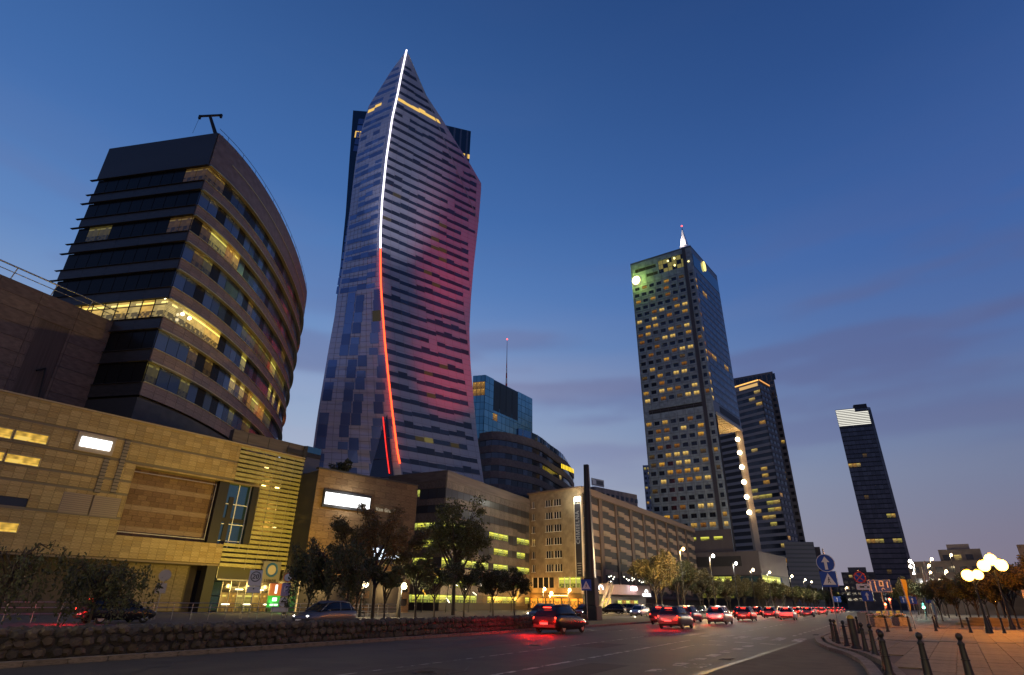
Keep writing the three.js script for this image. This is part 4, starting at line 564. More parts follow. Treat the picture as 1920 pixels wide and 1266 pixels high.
  // slanted leg at the outer corner with lamps
  const leg = R.at(R.len - 1.3, 0, -1.3).sub(T.position); mesh(T, 'corner_leg', ubox(2.3, hv - 10, 2.3, leg.x, (hv - 10) / 2 + 10, leg.z), std(0.3, 0.26, 0.22, 0.7));
  const dl = Math.hypot(leg.x + T.position.x, leg.z + T.position.z) - 2.2;
  for (const [x, y] of [[1383, 824], [1387, 849], [1391, 876], [1395, 904], [1400, 932], [1405, 961]]) { const p = Pd(x, y, dl).sub(T.position); mesh(T, 'leg_lamp', new THREE.SphereGeometry(0.95, 12, 8), glow(1, 0.8, 0.45, 16), p.x, p.y, p.z); point(T, 0xffb868, 34, p.clone().add(V(-0.4, 0, 1.6)), 30); }
  // podium
  const pm = std(0.15, 0.125, 0.125, 0.75, 0, { map: rep(T_streak, 0.2) }), g0 = F.px(1305, 1010)[0], PW = new Wall(F.at(F.len * 0.55, 0, 4), F.at(F.len + 9, 0, 4)), PR = new Wall(F.at(F.len + 9, 0, 4), R.at(R.len - 2, 0, 9));
  mesh(T, 'podium', poly([PW.A, PW.B, PR.B, PR.B.clone().add(AZ(10, 20)), PW.A.clone().add(AZ(10, 20))].map(rel), 0.1, 18.6), M.dark);
  PW.rect(T, 'podium_wall', pm, 0, 11.5, PW.len, 19.4, 0, 0.4); PR.rect(T, 'podium_wall', pm, 0, 12, PR.len, 19.4, 0, 0.4); PW.rect(T, 'podium_louvre', M.dark, 0.5, 14.4, PW.len - 6, 17.8, 0.15, 0.3);
  for (let i = 0; i < 9; i++) { PW.rect(T, 'window', i < 5 ? LITY[i % 2] : M.glassTeal, 1 + i * 2.3, 4, 3.1 + i * 2.3, 11, 0, 0.2); } for (let i = 0; i < 9; i++) PR.rect(T, 'window', i < 8 ? LITY[i % 2] : M.glassTeal, 1 + i * 2.8, 5, 3.5 + i * 2.8, 11.4, 0, 0.2);
  F.rect(T, 'podium_upper_wall', pm, F.len * 0.3, 19.6, F.len, 27.6, 0.3, 0.4); for (let i = 0; i < 3; i++) F.rect(T, 'window', LITY[0], F.len * 0.45 + i * 5, 24, F.len * 0.45 + i * 5 + 3.2, 25.2, 0.53, 0.1);
  // spire and roof signs
  const sp = G(1287, 466, 155).setY(0).sub(T.position), spTop = 155 + 15.5; const sg2 = new THREE.ConeGeometry(3.0, 14, 4); mesh(T, 'spire', sg2, std(0.85, 0.83, 0.86, 0.35, 0.2), sp.x, 154 + 7, sp.z - 2); mesh(T, 'spire_rod', cyl(0.2, 0.08, 2.4, sp.x, 166.8, sp.z - 2), M.iron); mesh(T, 'warning_light', new THREE.SphereGeometry(0.45, 8, 6), glow(1, 0.1, 0.1, 3), sp.x, 169.4, sp.z - 2); spot(scene, 0xfff0e0, 900, sp.clone().add(T.position).add(V(-6, 156, 5)), sp.clone().add(T.position).add(V(0, 163, -2)), 0.7, 0.8, 10);
  const s1 = F.px(1194, 527), S1 = thing('roof_disc_sign', 'glowing pale yellow disc sign at the top corner of the hotel tower', 'sign', F.at(s1[0], s1[1], 0.7)); S1.rotation.y = F.rot; { const g = cylZ(1.9, 0.4); g.scale(1, 1.15, 1); mesh(S1, 'glowing_face', g, glow(1, 0.9, 0.45, 6)); const r = new THREE.TorusGeometry(2.05, 0.18, 8, 32); r.scale(1, 1.15, 1); mesh(S1, 'rim', r, M.brass); point(S1, 0xd8ff70, 220, V(0, 0, 3), 40); }
  const s2 = R.px(1319, 500), S2 = thing('roof_oval_sign', 'slim glowing oval sign on the shaded side of the hotel tower', 'sign', R.at(s2[0], s2[1], 0.5)); S2.rotation.y = R.rot; { const g = cylZ(1.6, 0.3); g.scale(1, 1.7, 1); mesh(S2, 'glowing_face', g, glow(1, 0.75, 0.2, 2)); }
}
// ---------------------------------------------------------------- stepped office tower behind the hotel
{
  const T = thing('stepped_tower', 'dark stepped office tower with horizontal bands behind the hotel tower', 'skyscraper', AZ(25.2, 372)), H1 = 133, H2 = 144;
  const F = new Wall(AZ(20.4, 392), AZ(24.95, 374)), R = new Wall(AZ(24.95, 374), AZ(25.75, 388)), B2 = new Wall(AZ(21.5, 400), AZ(26.32, 394));
  const rel = (p) => p.clone().sub(T.position), band = std(0.25, 0.23, 0.23, 0.7), dk = std(0.14, 0.125, 0.125, 0.7);
  mesh(T, 'core', poly([F.A, F.B, R.B, R.B.clone().add(AZ(20, 30)), F.A.clone().add(AZ(20, 30))].map(rel).map((p) => p.multiplyScalar(0.99)), 0, H1 - 1), M.dark); mesh(T, 'rear_core', poly([B2.A, B2.B, B2.B.clone().add(AZ(24, 30)), B2.A.clone().add(AZ(24, 30))].map(rel), 0, H2), dk);
  const gl = [M.glassDark, std(0.06, 0.065, 0.075, 0.15, 0.6)], u0 = F.len - 17; let n = 0;
  for (let y = 14; y < H1 - 5; y += 4.0) {
    F.rect(T, 'spandrel_band', band, 0, y, F.len, y + 1.7, 0.15, 0.3); R.rect(T, 'spandrel_band', dk, 0, y, R.len, y + 1.7, 0.12, 0.3);
    for (let u = u0; u < F.len - 1; u += 4.2) { const p = rnd(); F.rect(T, 'window', (y > 44 && y < 60 && p < 0.5) || p < 0.09 ? pick(LIT) : p < 0.14 ? LITDIM[1] : pick(gl), u, y + 1.75, u + 4.0, y + 3.95, 0, 0.12); }
    for (let i = 0; i < 3; i++) R.rect(T, 'window', rnd() < 0.05 ? LIT[1] : pick(gl), 1 + i * R.len / 3, y + 1.75, -0.5 + (i + 1) * R.len / 3, y + 3.95, 0, 0.12);
  }
  for (let y = 14; y < H2 - 6; y += 4.0) for (let i = 0; i < 3; i++) { const u = B2.len - 8.6 + i * 2.9; B2.rect(T, 'window', rnd() < 0.07 ? LIT[0] : M.glassDark, u, y + 1.3, u + 2.0, y + 3.3, 0.05, 0.12); }
  for (let u = B2.len - 30; u < B2.len - 0.5; u += 2.9) B2.rect(T, 'window', M.glassDark, u, H2 - 6, u + 2.1, H2 - 1.5, 0.05, 0.12);
  F.rect(T, 'crown_light_line', glow(1, 0.5, 0.12, 1.6), F.len - 20, H1 - 1.2, F.len, H1 - 0.5, 0.5, 0.3); R.rect(T, 'crown_light_line', glow(1, 0.42, 0.1, 1.0), 0, H1 - 1.2, R.len, H1 - 0.5, 0.5, 0.3); F.rect(T, 'crown_wall', band, 0, H1 - 5, F.len, H1 - 1.4, 0.15, 0.3); F.rect(T, 'crown_light_line', glow(1, 0.6, 0.2, 0.7), F.len - 14, H1 - 4.4, F.len - 1, H1 - 2.4, 0.32, 0.1);
  mesh(T, 'low_annexe', poly([AZ(24.6, 366), AZ(26.9, 372), AZ(26.9, 392), AZ(24.6, 386)].map(rel), 0, 34), std(0.1, 0.1, 0.105, 0.6)); const AW = new Wall(AZ(24.6, 366), AZ(26.9, 372)); for (let y = 4; y < 33; y += 2.2) AW.rect(T, 'annexe_louvre', std(0.15, 0.145, 0.15, 0.6), 0, y, AW.len, y + 1.4, 0.1, 0.2);
}
// ---------------------------------------------------------------- slim dark tower with the glowing crown
{
  const A = G(1566, 769, 160), B = G(1626, 763, 160), F = new Wall(A, B), R = new Wall(B, G(1633, 768, 158)), T = thing('slim_tower', 'slim dark tower with a glowing white slatted crown standing alone', 'skyscraper', A.clone().setY(0));
  const rel = (p) => p.clone().setY(0).sub(T.position), gl = [std(0.07, 0.065, 0.08, 0.18, 0.6), std(0.085, 0.08, 0.095, 0.15, 0.6), std(0.06, 0.058, 0.07, 0.2, 0.6)];
  mesh(T, 'core', poly([A, B, R.B, R.B.clone().add(AZ(32, 15)), A.clone().add(AZ(32, 15))].map(rel), 0, 158), std(0.04, 0.04, 0.046, 0.4, 0.3));
  const n = 8, cw = F.len / n; let r = 0;
  for (let y = 18; y < 143; y += 3.8, r++) { for (let i = 0; i < n; i++) { const l = (r === 24 && i < 3) || (r === 13 && i > 5) || (r === 8 && (i < 4 || i > 5)) ; F.rect(T, 'window', l ? LIT[(i + r) % 4] : rnd() < 0.02 ? LITDIM[0] : pick(gl), i * cw + 0.08, y, (i + 1) * cw - 0.08, y + 3.0, 0.03, 0.16); } F.rect(T, 'floor_band', M.black, 0, y + 3.05, F.len, y + 3.75, 0.08, 0.24); R.rect(T, 'side_pane', pick(gl), 0.2, y, R.len - 0.1, y + 3.4, 0.02, 0.1); }
  F.rect(T, 'crown_wall', std(0.12, 0.13, 0.14, 0.5), 0, 144, F.len, 160, -0.2, 0.3); R.rect(T, 'crown_wall', std(0.2, 0.22, 0.24, 0.5), 0, 144, R.len, 160, -0.2, 0.3);
  for (let y = 145; y < 159.4; y += 1.5) F.rect(T, 'crown_light_slat', glow(1, 0.97, 0.85, 1.0), 0.2, y, y > 156.5 ? F.len * 0.6 : F.len - 0.2, y + 0.78, 0.25, 0.3);
  F.rect(T, 'roof_box', M.dark, F.len * 0.6, 159, F.len, 163, -3, 6); 
  for (let i = 0; i < 4; i++) F.rect(T, 'base_light_panel', glow(0.35, 0.03, 0.02, 0.5), i * F.len / 4 + 0.2, 4, (i + 1) * F.len / 4 - 0.2, 17, 0.1, 0.2);
}
// ---------------------------------------------------------------- blue glass tower with the antenna
{
  const A = G(887, 705, 105), C0 = G(910, 703, 105), B = G(998, 748, 105), F0 = new Wall(A, C0), F = new Wall(C0, B), T = thing('blue_glass_tower', 'blue glass tower with a red and white antenna behind the round office', 'skyscraper', C0.clone().setY(0)), rel = (p) => p.clone().setY(0).sub(T.position);
  mesh(T, 'core', poly([A, C0, B, B.clone().add(AZ(0, 25)), A.clone().add(AZ(0, 25))].map(rel), 0, 104.8), std(0.05, 0.09, 0.12, 0.2, 0.6));
  const gl = [[0.2, 0.46, 0.54], [0.17, 0.41, 0.49], [0.23, 0.5, 0.58]].map((c) => std(...c, 0.25, 0.7));
  for (const [W, n] of [[F0, 3], [F, 12]]) { const cw = W.len / n; for (let y = 62; y < 104; y += 3.6) for (let i = 0; i < n; i++) { if (W === F && y > 88 && i > 1 && i < 8) continue; const l = W === F0 && y > 94 && y < 98 || (W === F && i === 2 && Math.abs(y - 83) < 2); W.rect(T, 'glass_panel', l ? LIT[1] : pick(gl), i * cw + 0.1, y, (i + 1) * cw - 0.1, y + 3.4, 0.02, 0.2); } }
  const cw = F.len / 12; for (let i = 0; i < 4; i++) F.rect(T, 'louvre_bay', std(0.03, 0.045, 0.05, 0.5), cw * 2 + i * cw * 1.5 + 0.15, 88.5, cw * 2 + (i + 1) * cw * 1.5 - 0.15, 104, 0.05, 0.2);
  const ap = F.at(F.px(958, 725)[0], 0, -3).sub(T.position); for (let i = 0; i < 5; i++) mesh(T, 'antenna_section', cyl(0.55 - i * 0.07, 0.5 - i * 0.07, 3, ap.x, 105 + i * 3, ap.z, 8), i % 2 ? M.white : std(0.6, 0.06, 0.05, 0.5)); mesh(T, 'antenna_rod', cyl(0.22, 0.1, 14, ap.x, 120, ap.z, 6), std(0.25, 0.08, 0.08, 0.5)); mesh(T, 'warning_light', new THREE.SphereGeometry(0.5, 8, 6), glow(1, 0.12, 0.12, 3), ap.x, 134.3, ap.z);
}
// ---------------------------------------------------------------- round banded office
{
  const H = 54.8, top = [[900, 812], [930, 808], [1000, 824], [1040, 850], [1062, 866], [1075, 885]].map((p) => G(...p, H).setY(0)), T = thing('round_office', 'round brown office with curved window bands and small yellow letters on top', 'office building', top[0].clone()), rel = (p) => p.clone().sub(T.position);
  const A = facadeLine(top, 2.6); top.push(); mesh(T, 'core', poly([...A, V(20, 0, -270), V(-25, 0, -260)].map((p, i) => rel(p.clone().lerp(V(5, 0, -240), 0.02))), 0, H - 0.4), M.dark);
  const sp = std(0.21, 0.165, 0.15, 0.7, 0.1, { map: rep(T_grain, 0.2) }), gl = [M.glassDark, std(0.07, 0.08, 0.1, 0.12, 0.7)];
  const Al = A.map(rel);
  for (let k = 0; k < 7; k++) { const y = H - 3 - k * 4.3; mesh(T, 'spandrel_band', strip(Al, y - 4.3, y - 2.0, -0.3, 0.25), sp); for (let i = 0; i < A.length - 1; i++) { const w = new Wall(A[i], A[i + 1]); w.put(T, 'window', rnd() < 0.03 ? LIT[2] : pick(gl), w.len / 2, y - 1, -0.1, w.len * 0.94, 1.95, 0.08); } }
  mesh(T, 'cornice', strip(Al, H - 3, H - 0.2, -0.5, 0.3), sp);
  const up = A.slice(Math.floor(A.length * 0.2)).map((p) => p.clone().lerp(V(5, 0, -240), 0.1)); mesh(T, 'penthouse', strip(up.map(rel), H - 0.3, H + 3.6, -1, 0), std(0.1, 0.2, 0.3, 0.1, 0.8)); for (let i = 1; i < up.length; i += 2) mesh(T, 'penthouse_fin', cyl(0.12, 0.12, 4, rel(up[i]).x, H - 0.3, rel(up[i]).z, 5), M.steel);
  const aw = new Wall(G(930, 812, 58).setY(0), G(985, 818, 58).setY(0)); const pts = []; for (let i = 0; i <= 10; i++) pts.push(aw.at(aw.len * i / 10, 55 + 3.4 * Math.sin(Math.PI * i / 10) * (1 - i / 22), -4).sub(T.position)); mesh(T, 'roof_arch_light', tube(pts, 0.35, 40, 6), glow(0.85, 0.7, 0.3, 0.7));
  // nine upright strokes of the yellow roof lettering
  const c0 = G(1047, 872, H - 5), n = 9, LW = new Wall(G(1046, 866, H - 5).setY(0), G(1071, 886, H - 5).setY(0)), Sg = thing('yellow_roof_letters', 'row of small glowing yellow letters on the round brown office', 'sign', LW.at(0, 0, 1.2)); for (let i = 0; i < n; i++) { const p = LW.at((i + 0.5) * LW.len / n, 0, 0), yy = Pd(1047 + i * 2.9, 874.5 + i * 1.15, Math.hypot(p.x, p.z)).y; const g = p.clone().sub(LW.at(0, 0, 0)); mesh(Sg, 'letter', rbox(LW.len / n * 0.42, 1.7, 0.2, 0.05, 0, 0, 0), glow(1, 0.7, 0.03, 1.3), g.x, yy, g.z, LW.rot); }
}
// ---------------------------------------------------------------- low banded office with lit rows
{
  const A = G(730, 895, 24), B = G(838, 884, 24), Cc = G(992, 938, 24), L = new Wall(A, B), R = new Wall(B, Cc), T = thing('banded_office', 'low pale office with rows of yellow lit strip windows behind the trees', 'office building', B.clone().setY(0)), rel = (p) => p.clone().setY(0).sub(T.position);
  mesh(T, 'core', poly([A, B, Cc, Cc.clone().add(AZ(-30, 25)), A.clone().add(AZ(20, 25))].map(rel).map((p) => p.multiplyScalar(0.985)), 0, 23.8), M.dark);
  const sm = [[0.19, 0.16, 0.14], [0.165, 0.14, 0.125], [0.21, 0.18, 0.155]].map((c) => std(...c, 0.5, 0.15, { map: T_grain })), gl = [std(0.06, 0.07, 0.09, 0.3, 0.5), std(0.035, 0.04, 0.05, 0.3, 0.3)];
  for (const [W, nb] of [[L, 7], [R, 17]]) {
    const cw = W.len / nb; W.rect(T, 'cornice', sm[0], 0, 22.3, W.len, 24.2, 0, 0.4);
    for (let k = 0; k < 7; k++) { const y = 19.7 - k * 3.05; for (let i = 0; i < nb; i++) { const p = hash2(i >> 1, k, W === L ? 3 : 5), lit = k === 0 ? W === L && i < 4 : k > 1 && k < 7 && (W === R ? (i < 6 ? p < 0.9 : i < 9 ? p < 0.5 : p < 0.72) : p < 0.72); const tall = p > 0.8; W.rect(T, 'window', lit ? LITY[(i + k) % 2] : pick(gl), i * cw + 0.05, y - (tall ? 0.5 : 0), (i + 1) * cw - 0.05, y + 1.25, -0.05, 0.12); W.rect(T, 'spandrel_panel', pick(sm), i * cw + 0.02, y + 1.3, (i + 1) * cw - 0.02, y + 2.95 - (hash2(i >> 1, k - 1, W === L ? 3 : 5) > 0.8 && k > 0 ? 0.48 : 0), 0.02, 0.2); } }
  }
}
// ---------------------------------------------------------------- apartment block with balconies
{
  const A = G(992, 928, 26), B = G(1090, 915, 26), Cc = G(1300, 993, 26), F = new Wall(A, B), R = new Wall(B, Cc), H = 26, T = thing('apartment_block', 'cream apartment block with balconies above lit street shops', 'apartment building', B.clone().setY(0)), rel = (p) => p.clone().setY(0).sub(T.position);
  const cen = A.clone().add(Cc).multiplyScalar(0.5); mesh(T, 'core', poly([A, B, Cc, Cc.clone().add(A).sub(B)].map((p) => rel(p.clone().lerp(cen, 0.02))), 0, H - 0.5), M.dark);
  const pl = std(0.44, 0.345, 0.22, 0.92, 0, { map: rep(T_grain, 0.12) }), pl2 = std(0.46, 0.33, 0.22, 0.92, 0, { map: rep(T_grain, 0.15) }), frame = std(0.7, 0.68, 0.62, 0.6);
  // gable end: openings cut in the wall, paned windows
  const holes = [], wins = [], fy = (r) => 7.9 + r * 2.9, cols = [[0.055, 0.12], [0.32, 0.45], [0.475, 0.615], [0.86, 0.96]];
  for (let r = 0; r < 6; r++) for (const [a, b] of cols) wins.push([a * F.len, fy(r) + 0.2, b * F.len, fy(r) + 1.75, r]);
  const mez = [[0.06, 0.46], [0.54, 0.94]].map(([a, b]) => [a * F.len, 4.7, b * F.len, 6.9]); holes.push(...wins.map((w) => w.slice(0, 4)), ...mez);
  F.holed(T, 'gable_wall', pl, [[0, 3.6], [F.len, 3.6], [F.len, H], [0, H]], holes, -0.4, 0.4);
  wins.forEach(([a, b, c, d, r], k) => { const n = c - a > 1.6 ? 3 : 2, w = (c - a) / n; for (let i = 0; i < n; i++) { const m = F.rect(T, 'window', k % 4 === 0 && r === 2 ? LIT[0] : rnd() < 0.12 ? LITDIM[0] : M.glassDark, a + i * w + 0.06, b + 0.06, a + (i + 1) * w - 0.06, d - 0.06, -0.3, 0.06); } for (let i = 0; i <= n; i++) F.rect(T, 'window_frame', frame, a + i * w - 0.05, b, a + i * w + 0.05, d, -0.24, 0.1); F.rect(T, 'window_sill', frame, a - 0.1, b - 0.1, c + 0.1, b, 0.05, 0.2); });
  mez.forEach(([a, b, c, d], q) => { const n = 4, w = (c - a) / n; for (let i = 0; i < n; i++) { F.rect(T, 'window', q ? LITY[i % 2] : M.glassDark, a + i * w + 0.1, b, a + (i + 1) * w - 0.1, d, -0.3, 0.06); F.rect(T, 'window_frame', frame, a + i * w - 0.08, b, a + i * w + 0.08, d, -0.22, 0.1); } });
  F.rect(T, 'cornice', std(0.2, 0.14, 0.1, 0.8), -0.3, H, F.len + 0.2, H + 0.35, 0.1, 0.8);
  // long side: bays of loggias with parapets and dark stair strips
  const stairM = std(0.13, 0.09, 0.065, 0.8), glz = std(0.3, 0.33, 0.38, 0.3, 0.3), nb = 9, bw = R.len / nb; R.rect(T, 'side_wall', pl2, 0, 3.6, R.len, H, -0.9, 0.3); R.rect(T, 'side_cornice', std(0.2, 0.14, 0.1, 0.8), 0, H - 1.1, R.len, H + 0.35, 0.1, 0.9);
  for (let i = 0; i < nb; i++) {
    const u = i * bw; if (i) R.rect(T, 'stair_strip', stairM, u - 0.9, 4, u + (i % 2 ? 0.9 : 0.2), H - 0.8, 0, 0.4);
    for (let r = 0; r < 7; r++) {
      const y = 5.0 + r * 2.9; const bal = mesh(T, 'balcony', UB, pick([pl2, pl]), 0, 0, 0); { const p = R.at(u + bw * 0.3, y + 0.5, 0.15).sub(T.position); bal.position.copy(p); bal.rotation.y = R.rot; bal.scale.set(bw * 0.4, 1.05, 0.16); }
      R.rect(T, 'balcony_floor', pl2, u + bw * 0.09, y - 0.12, u + bw * 0.51, y - 0.02, -0.3, 1.1);
      R.rect(T, 'loggia_window', rnd() < 0.08 ? LIT[1] : rnd() < 0.3 ? LITDIM[0] : rnd() < 0.2 ? glz : M.glassDark, u + bw * 0.12, y + 0.1, u + bw * 0.48, y + 2.3, -0.7, 0.08);
      R.rect(T, 'wall_panel', pl2, u + bw * 0.54, y - 0.6, u + bw * 0.98, y + 0.75, -0.35, 0.5); for (const f of [0.58, 0.8]) { R.rect(T, 'window', rnd() < 0.06 ? LIT[0] : M.glassDark, u + bw * f, y + 0.8, u + bw * (f + 0.15), y + 2.2, -0.62, 0.08); R.rect(T, 'window_frame', frame, u + bw * (f + 0.07), y + 0.8, u + bw * (f + 0.08), y + 2.2, -0.55, 0.08); }
    }
  }
  // street shops: warm lit fronts, fascia
  const sh = [1, 2, 3].map((i) => glow(1, 1, 1, 1.3, { emissiveMap: dtex(64, (u, v) => { const k = v > 0.75 ? 1 : 0.4 + 0.6 * hash2(Math.floor(u * 7), Math.floor(v * 6), i + 20); return [k, k * 0.58, k * 0.16]; }) }));
  for (let i = 0; i < 7; i++) { const w = F.len / 7; F.rect(T, 'shop_window', sh[i % 3], i * w + 0.12, 0.5, (i + 1) * w - 0.12, 2.5, -0.5, 0.08); F.rect(T, 'shop_mullion', M.dark, i * w - 0.1, 0.1, i * w + 0.1, 2.8, -0.35, 0.15); }
  F.rect(T, 'shop_fascia', std(0.08, 0.05, 0.03, 0.6), 0, 2.6, F.len, 3.6, -0.1, 0.5); for (let i = 0; i < 22; i++) F.place(T, 'fascia_light', new THREE.SphereGeometry(0.12, 6, 5), glow(1, 0.8, 0.25, 4), F.len * 0.38 + i * F.len * 0.35 / 22, 3.1, 0.2);
  for (const f of [0.1, 0.4, 0.7]) point(T, 0xffb040, 60, F.at(F.len * f, 2.4, 1.5).sub(T.position), 20);
  for (let i = 0; i < 11; i++) { const w = R.len / 14; R.rect(T, 'shop_window', i === 0 ? LITY[0] : i % 4 === 3 ? sh[i % 3] : M.glassDark, i * w + 0.2, i ? 0.4 : 4.2, (i + 1) * w - 0.2, i ? 2.9 : 6.6, -0.3, 0.08); } R.rect(T, 'shop_fascia', std(0.06, 0.05, 0.05, 0.6), 0, 2.95, R.len, 3.7, 0.2, 1.0);
  // vertical banner with lit head
  const bp = F.px(1092, 1000), Bn = thing('vertical_banner', 'tall dark vertical banner with white letters and a glowing white head', 'banner', F.at(F.len - 0.6, 0, 0.9)); Bn.rotation.y = F.rot; mesh(Bn, 'banner_board', rbox(1.7, 15.5, 0.25, 0.05, 0, 14.6, 0), std(0.02, 0.02, 0.035, 0.5)); mesh(Bn, 'banner_frame', flat([box(0.16, 16.2, 0.32, -0.93, 15, 0), box(0.2, 16.2, 0.32, 0.95, 15, 0)]), std(0.6, 0.55, 0.45, 0.5)); mesh(Bn, 'glowing_head', rbox(1.9, 1.2, 0.4, 0.3, 0, 23.4, 0), glow(1, 0.98, 0.85, 3)); { const g = text('CHMIELNA', 1.0, 0.05); g.rotateZ(Math.PI / 2); mesh(Bn, 'lettering', g, glow(0.8, 0.8, 0.8, 0.22), -0.1, 17.2, 0.14); } for (let i = 0; i < 5; i++) mesh(Bn, 'small_print', box(1.2 - i * 0.1, 0.14, 0.03, 0, 9.6 - i * 0.5, 0.14), std(0.25, 0.25, 0.28, 0.6)); point(Bn, 0xfff4d0, 60, V(0, 23.4, 1.2), 20);
}
// glass pavilion with escalator and signs at the block's foot
{
  const o = G(1160, 1137).setY(0.11).multiplyScalar(1); const d = 122, B = AZ(8.3, d), W = new Wall(AZ(7.7, 122), AZ(12.6, 140)), T = thing('street_kiosk', 'dark street pavilion with escalator stairs and small lit shop signs', 'pavilion', W.at(0, 0.1));
  W.rect(T, 'pavilion_wall', std(0.05, 0.045, 0.045, 0.6), 3, 0.2, W.len, 3.2, -2.5, 4); W.rect(T, 'pavilion_roof', std(0.22, 0.16, 0.14, 0.6), 2.5, 3.3, W.len + 0.5, 5.2, -2, 5);
  const esc = (u) => flat([bar(W.at(u, 0.3, 1.2).sub(T.position), W.at(u + 3.4, 4.8, 1.2).sub(T.position), 0.22, 6), bar(W.at(u, 1.2, 1.2).sub(T.position), W.at(u + 3.4, 5.7, 1.2).sub(T.position), 0.08, 6)]); mesh(T, 'escalator', esc(0.6), std(0.3, 0.25, 0.22, 0.5)); mesh(T, 'escalator', esc(2.2), std(0.3, 0.25, 0.22, 0.5));
  const yl = glow(1, 0.62, 0.08, 1.2); W.rect(T, 'lit_doorway', LITY[0], 3.4, 0.4, 4.4, 2.6, 0, 0.1); W.rect(T, 'lit_doorway', yl, 4.7, 0.9, 6.3, 2.6, 0, 0.1); for (let i = 0; i < 5; i++) W.rect(T, 'shop_window', i % 2 ? LIT[1] : LITY[1], 9 + i * 1.6, 0.5, 10.4 + i * 1.6, 2.3, 0, 0.1);
  const s1 = W.px(1183, 1104); W.place(T, 'glowing_sign_face', rbox(2.2, 0.75, 0.3, 0.1), glow(1, 0.95, 0.98, 5), s1[0], s1[1], 0.7); const s2 = W.px(1208, 1116); W.place(T, 'sign_lettering', text('GALERIA', 0.62, 0.08), glow(0.95, 0.97, 1, 2.6), s2[0], s2[1], 0.6); W.place(T, 'sign_arc', new THREE.TorusGeometry(0.5, 0.12, 6, 14, Math.PI), glow(1, 1, 1, 2.6), s2[0], s2[1] + 0.5, 0.6);
  const s3 = W.px(1122, 1106); W.place(T, 'sign_arc', new THREE.TorusGeometry(0.75, 0.13, 6, 16, Math.PI), glow(1, 1, 1, 3), s3[0], s3[1], 0.6); point(T, 0xffe0e8, 40, W.at(s1[0], s1[1], 2).sub(T.position), 10);
  for (let i = 0; i < 16; i++) W.place(T, 'fairy_light', new THREE.SphereGeometry(0.12, 6, 5), glow(1, 0.95, 0.8, 4), 3 + rr(0, W.len - 3), 5.6 + rr(0, 1.2), 0.5);
}
// block with billboard behind the apartments
{
  const W = new Wall(AZ(8.35, 196), AZ(12.35, 214)), H = 1.6 + 0.182 * 196, T = thing('plain_block', 'plain flat-roofed block rising behind the apartment block', 'apartment building', W.at(0, 0)); W.put(T, 'wall', std(0.3, 0.25, 0.23, 0.9, 0, { map: T_streak }), W.len / 2, H / 2, -6, W.len, H, 12); for (let y = H - 3; y > 25; y -= 2.9) for (let u = 0.8; u < W.len - 1; u += 2.6) W.rect(T, 'window', rnd() < 0.06 ? LIT[1] : M.glassDark, u, y, u + 1.5, y + 1.4, 0.02, 0.1);
  const S1 = thing('roof_billboard', 'billboard on a steel frame on the plain block roof', 'billboard', W.at(0.3, H, -1.5)); S1.rotation.y = W.rot; mesh(S1, 'panel', rbox(6.4, 2.4, 0.2, 0.03, 3.2, 1.9, 0), std(0.28, 0.28, 0.3, 0.6)); mesh(S1, 'print', box(3.4, 1.3, 0.03, 4.2, 1.9, 0.12), std(0.07, 0.07, 0.08, 0.6)); mesh(S1, 'print', box(1.6, 1.6, 0.03, 1.3, 1.9, 0.12), std(0.6, 0.6, 0.6, 0.6)); for (const x of [0.4, 2.3, 4.2, 6]) mesh(S1, 'strut', cyl(0.06, 0.06, 0.8, x, 0, 0, 5), M.steel);
}
// ---------------------------------------------------------------- far buildings
function farBlock(name, label, x0, x1, ytop, d, depth, col, opt = {}) {
  const a = Pd(x0, ytop, d), b = Pd(x1, ytop, d), H = (a.y + b.y) / 2, W = new Wall(a, b), T = thing(name, label, opt.cat || 'building', W.at(0, 0)); W.put(T, 'wall', std(...col, 0.85, 0, { map: T_grain }), W.len / 2, H / 2, -depth / 2, W.len, H, depth);
  const sx = opt.sx || 3, sy = opt.sy || 3.2; for (let y = H - sy; y > Math.max(3, H - (opt.rows || 12) * sy); y -= sy) for (let u = 0.8; u < W.len - sx * 0.8; u += sx) W.rect(T, 'window', rnd() < (opt.lit ?? 0.06) ? LIT[Math.floor(rnd() * 4)] : M.glassDark, u, y, u + sx * 0.62, y + sy * 0.5, 0.03, 0.12);
  if (opt.box) W.put(T, 'roof_house', std(...col, 0.85), W.len * 0.5, H + opt.box / 2, -depth / 2, W.len * 0.55, opt.box, depth * 0.5); return [T, W, H];
}
farBlock('distant_tower', 'pale distant tower with light dots peeping out behind the hotel', 1205, 1240, 872, 520, 20, [0.4, 0.4, 0.44], { lit: 0.35, rows: 24, sx: 3.2, sy: 4.2, cat: 'skyscraper' });
farBlock('far_block', 'far brown block right of the stepped office tower', 1505, 1537, 1026, 400, 20, [0.16, 0.12, 0.11], { rows: 9 });
farBlock('far_block', 'far grey low block left of the slim tower foot', 1577, 1640, 1073, 430, 20, [0.13, 0.11, 0.11], { rows: 5, box: 3 });
farBlock('far_block', 'far block with a roof house behind the orange lamps', 1758, 1838, 1030, 240, 25, [0.24, 0.19, 0.16], { rows: 9, box: 2, lit: 0.03 });
farBlock('far_block', 'long low hall with a row of lit windows right of the slim tower', 1700, 1850, 1052, 225, 20, [0.14, 0.11, 0.1], { rows: 3, lit: 0.12 });
farBlock('far_block', 'block with one lit window above the trees at the plaza edge', 1905, 1990, 1020, 180, 20, [0.2, 0.13, 0.1], { rows: 5, lit: 0.2 });
farBlock('far_block', 'low dark range of buildings behind the plaza trees', 1830, 2080, 1098, 230, 20, [0.1, 0.07, 0.055], { rows: 3, lit: 0.1 });
farBlock('far_block', 'dark low terrace closing the street end', 1480, 1700, 1098, 520, 20, [0.08, 0.07, 0.07], { rows: 3, lit: 0.15 });
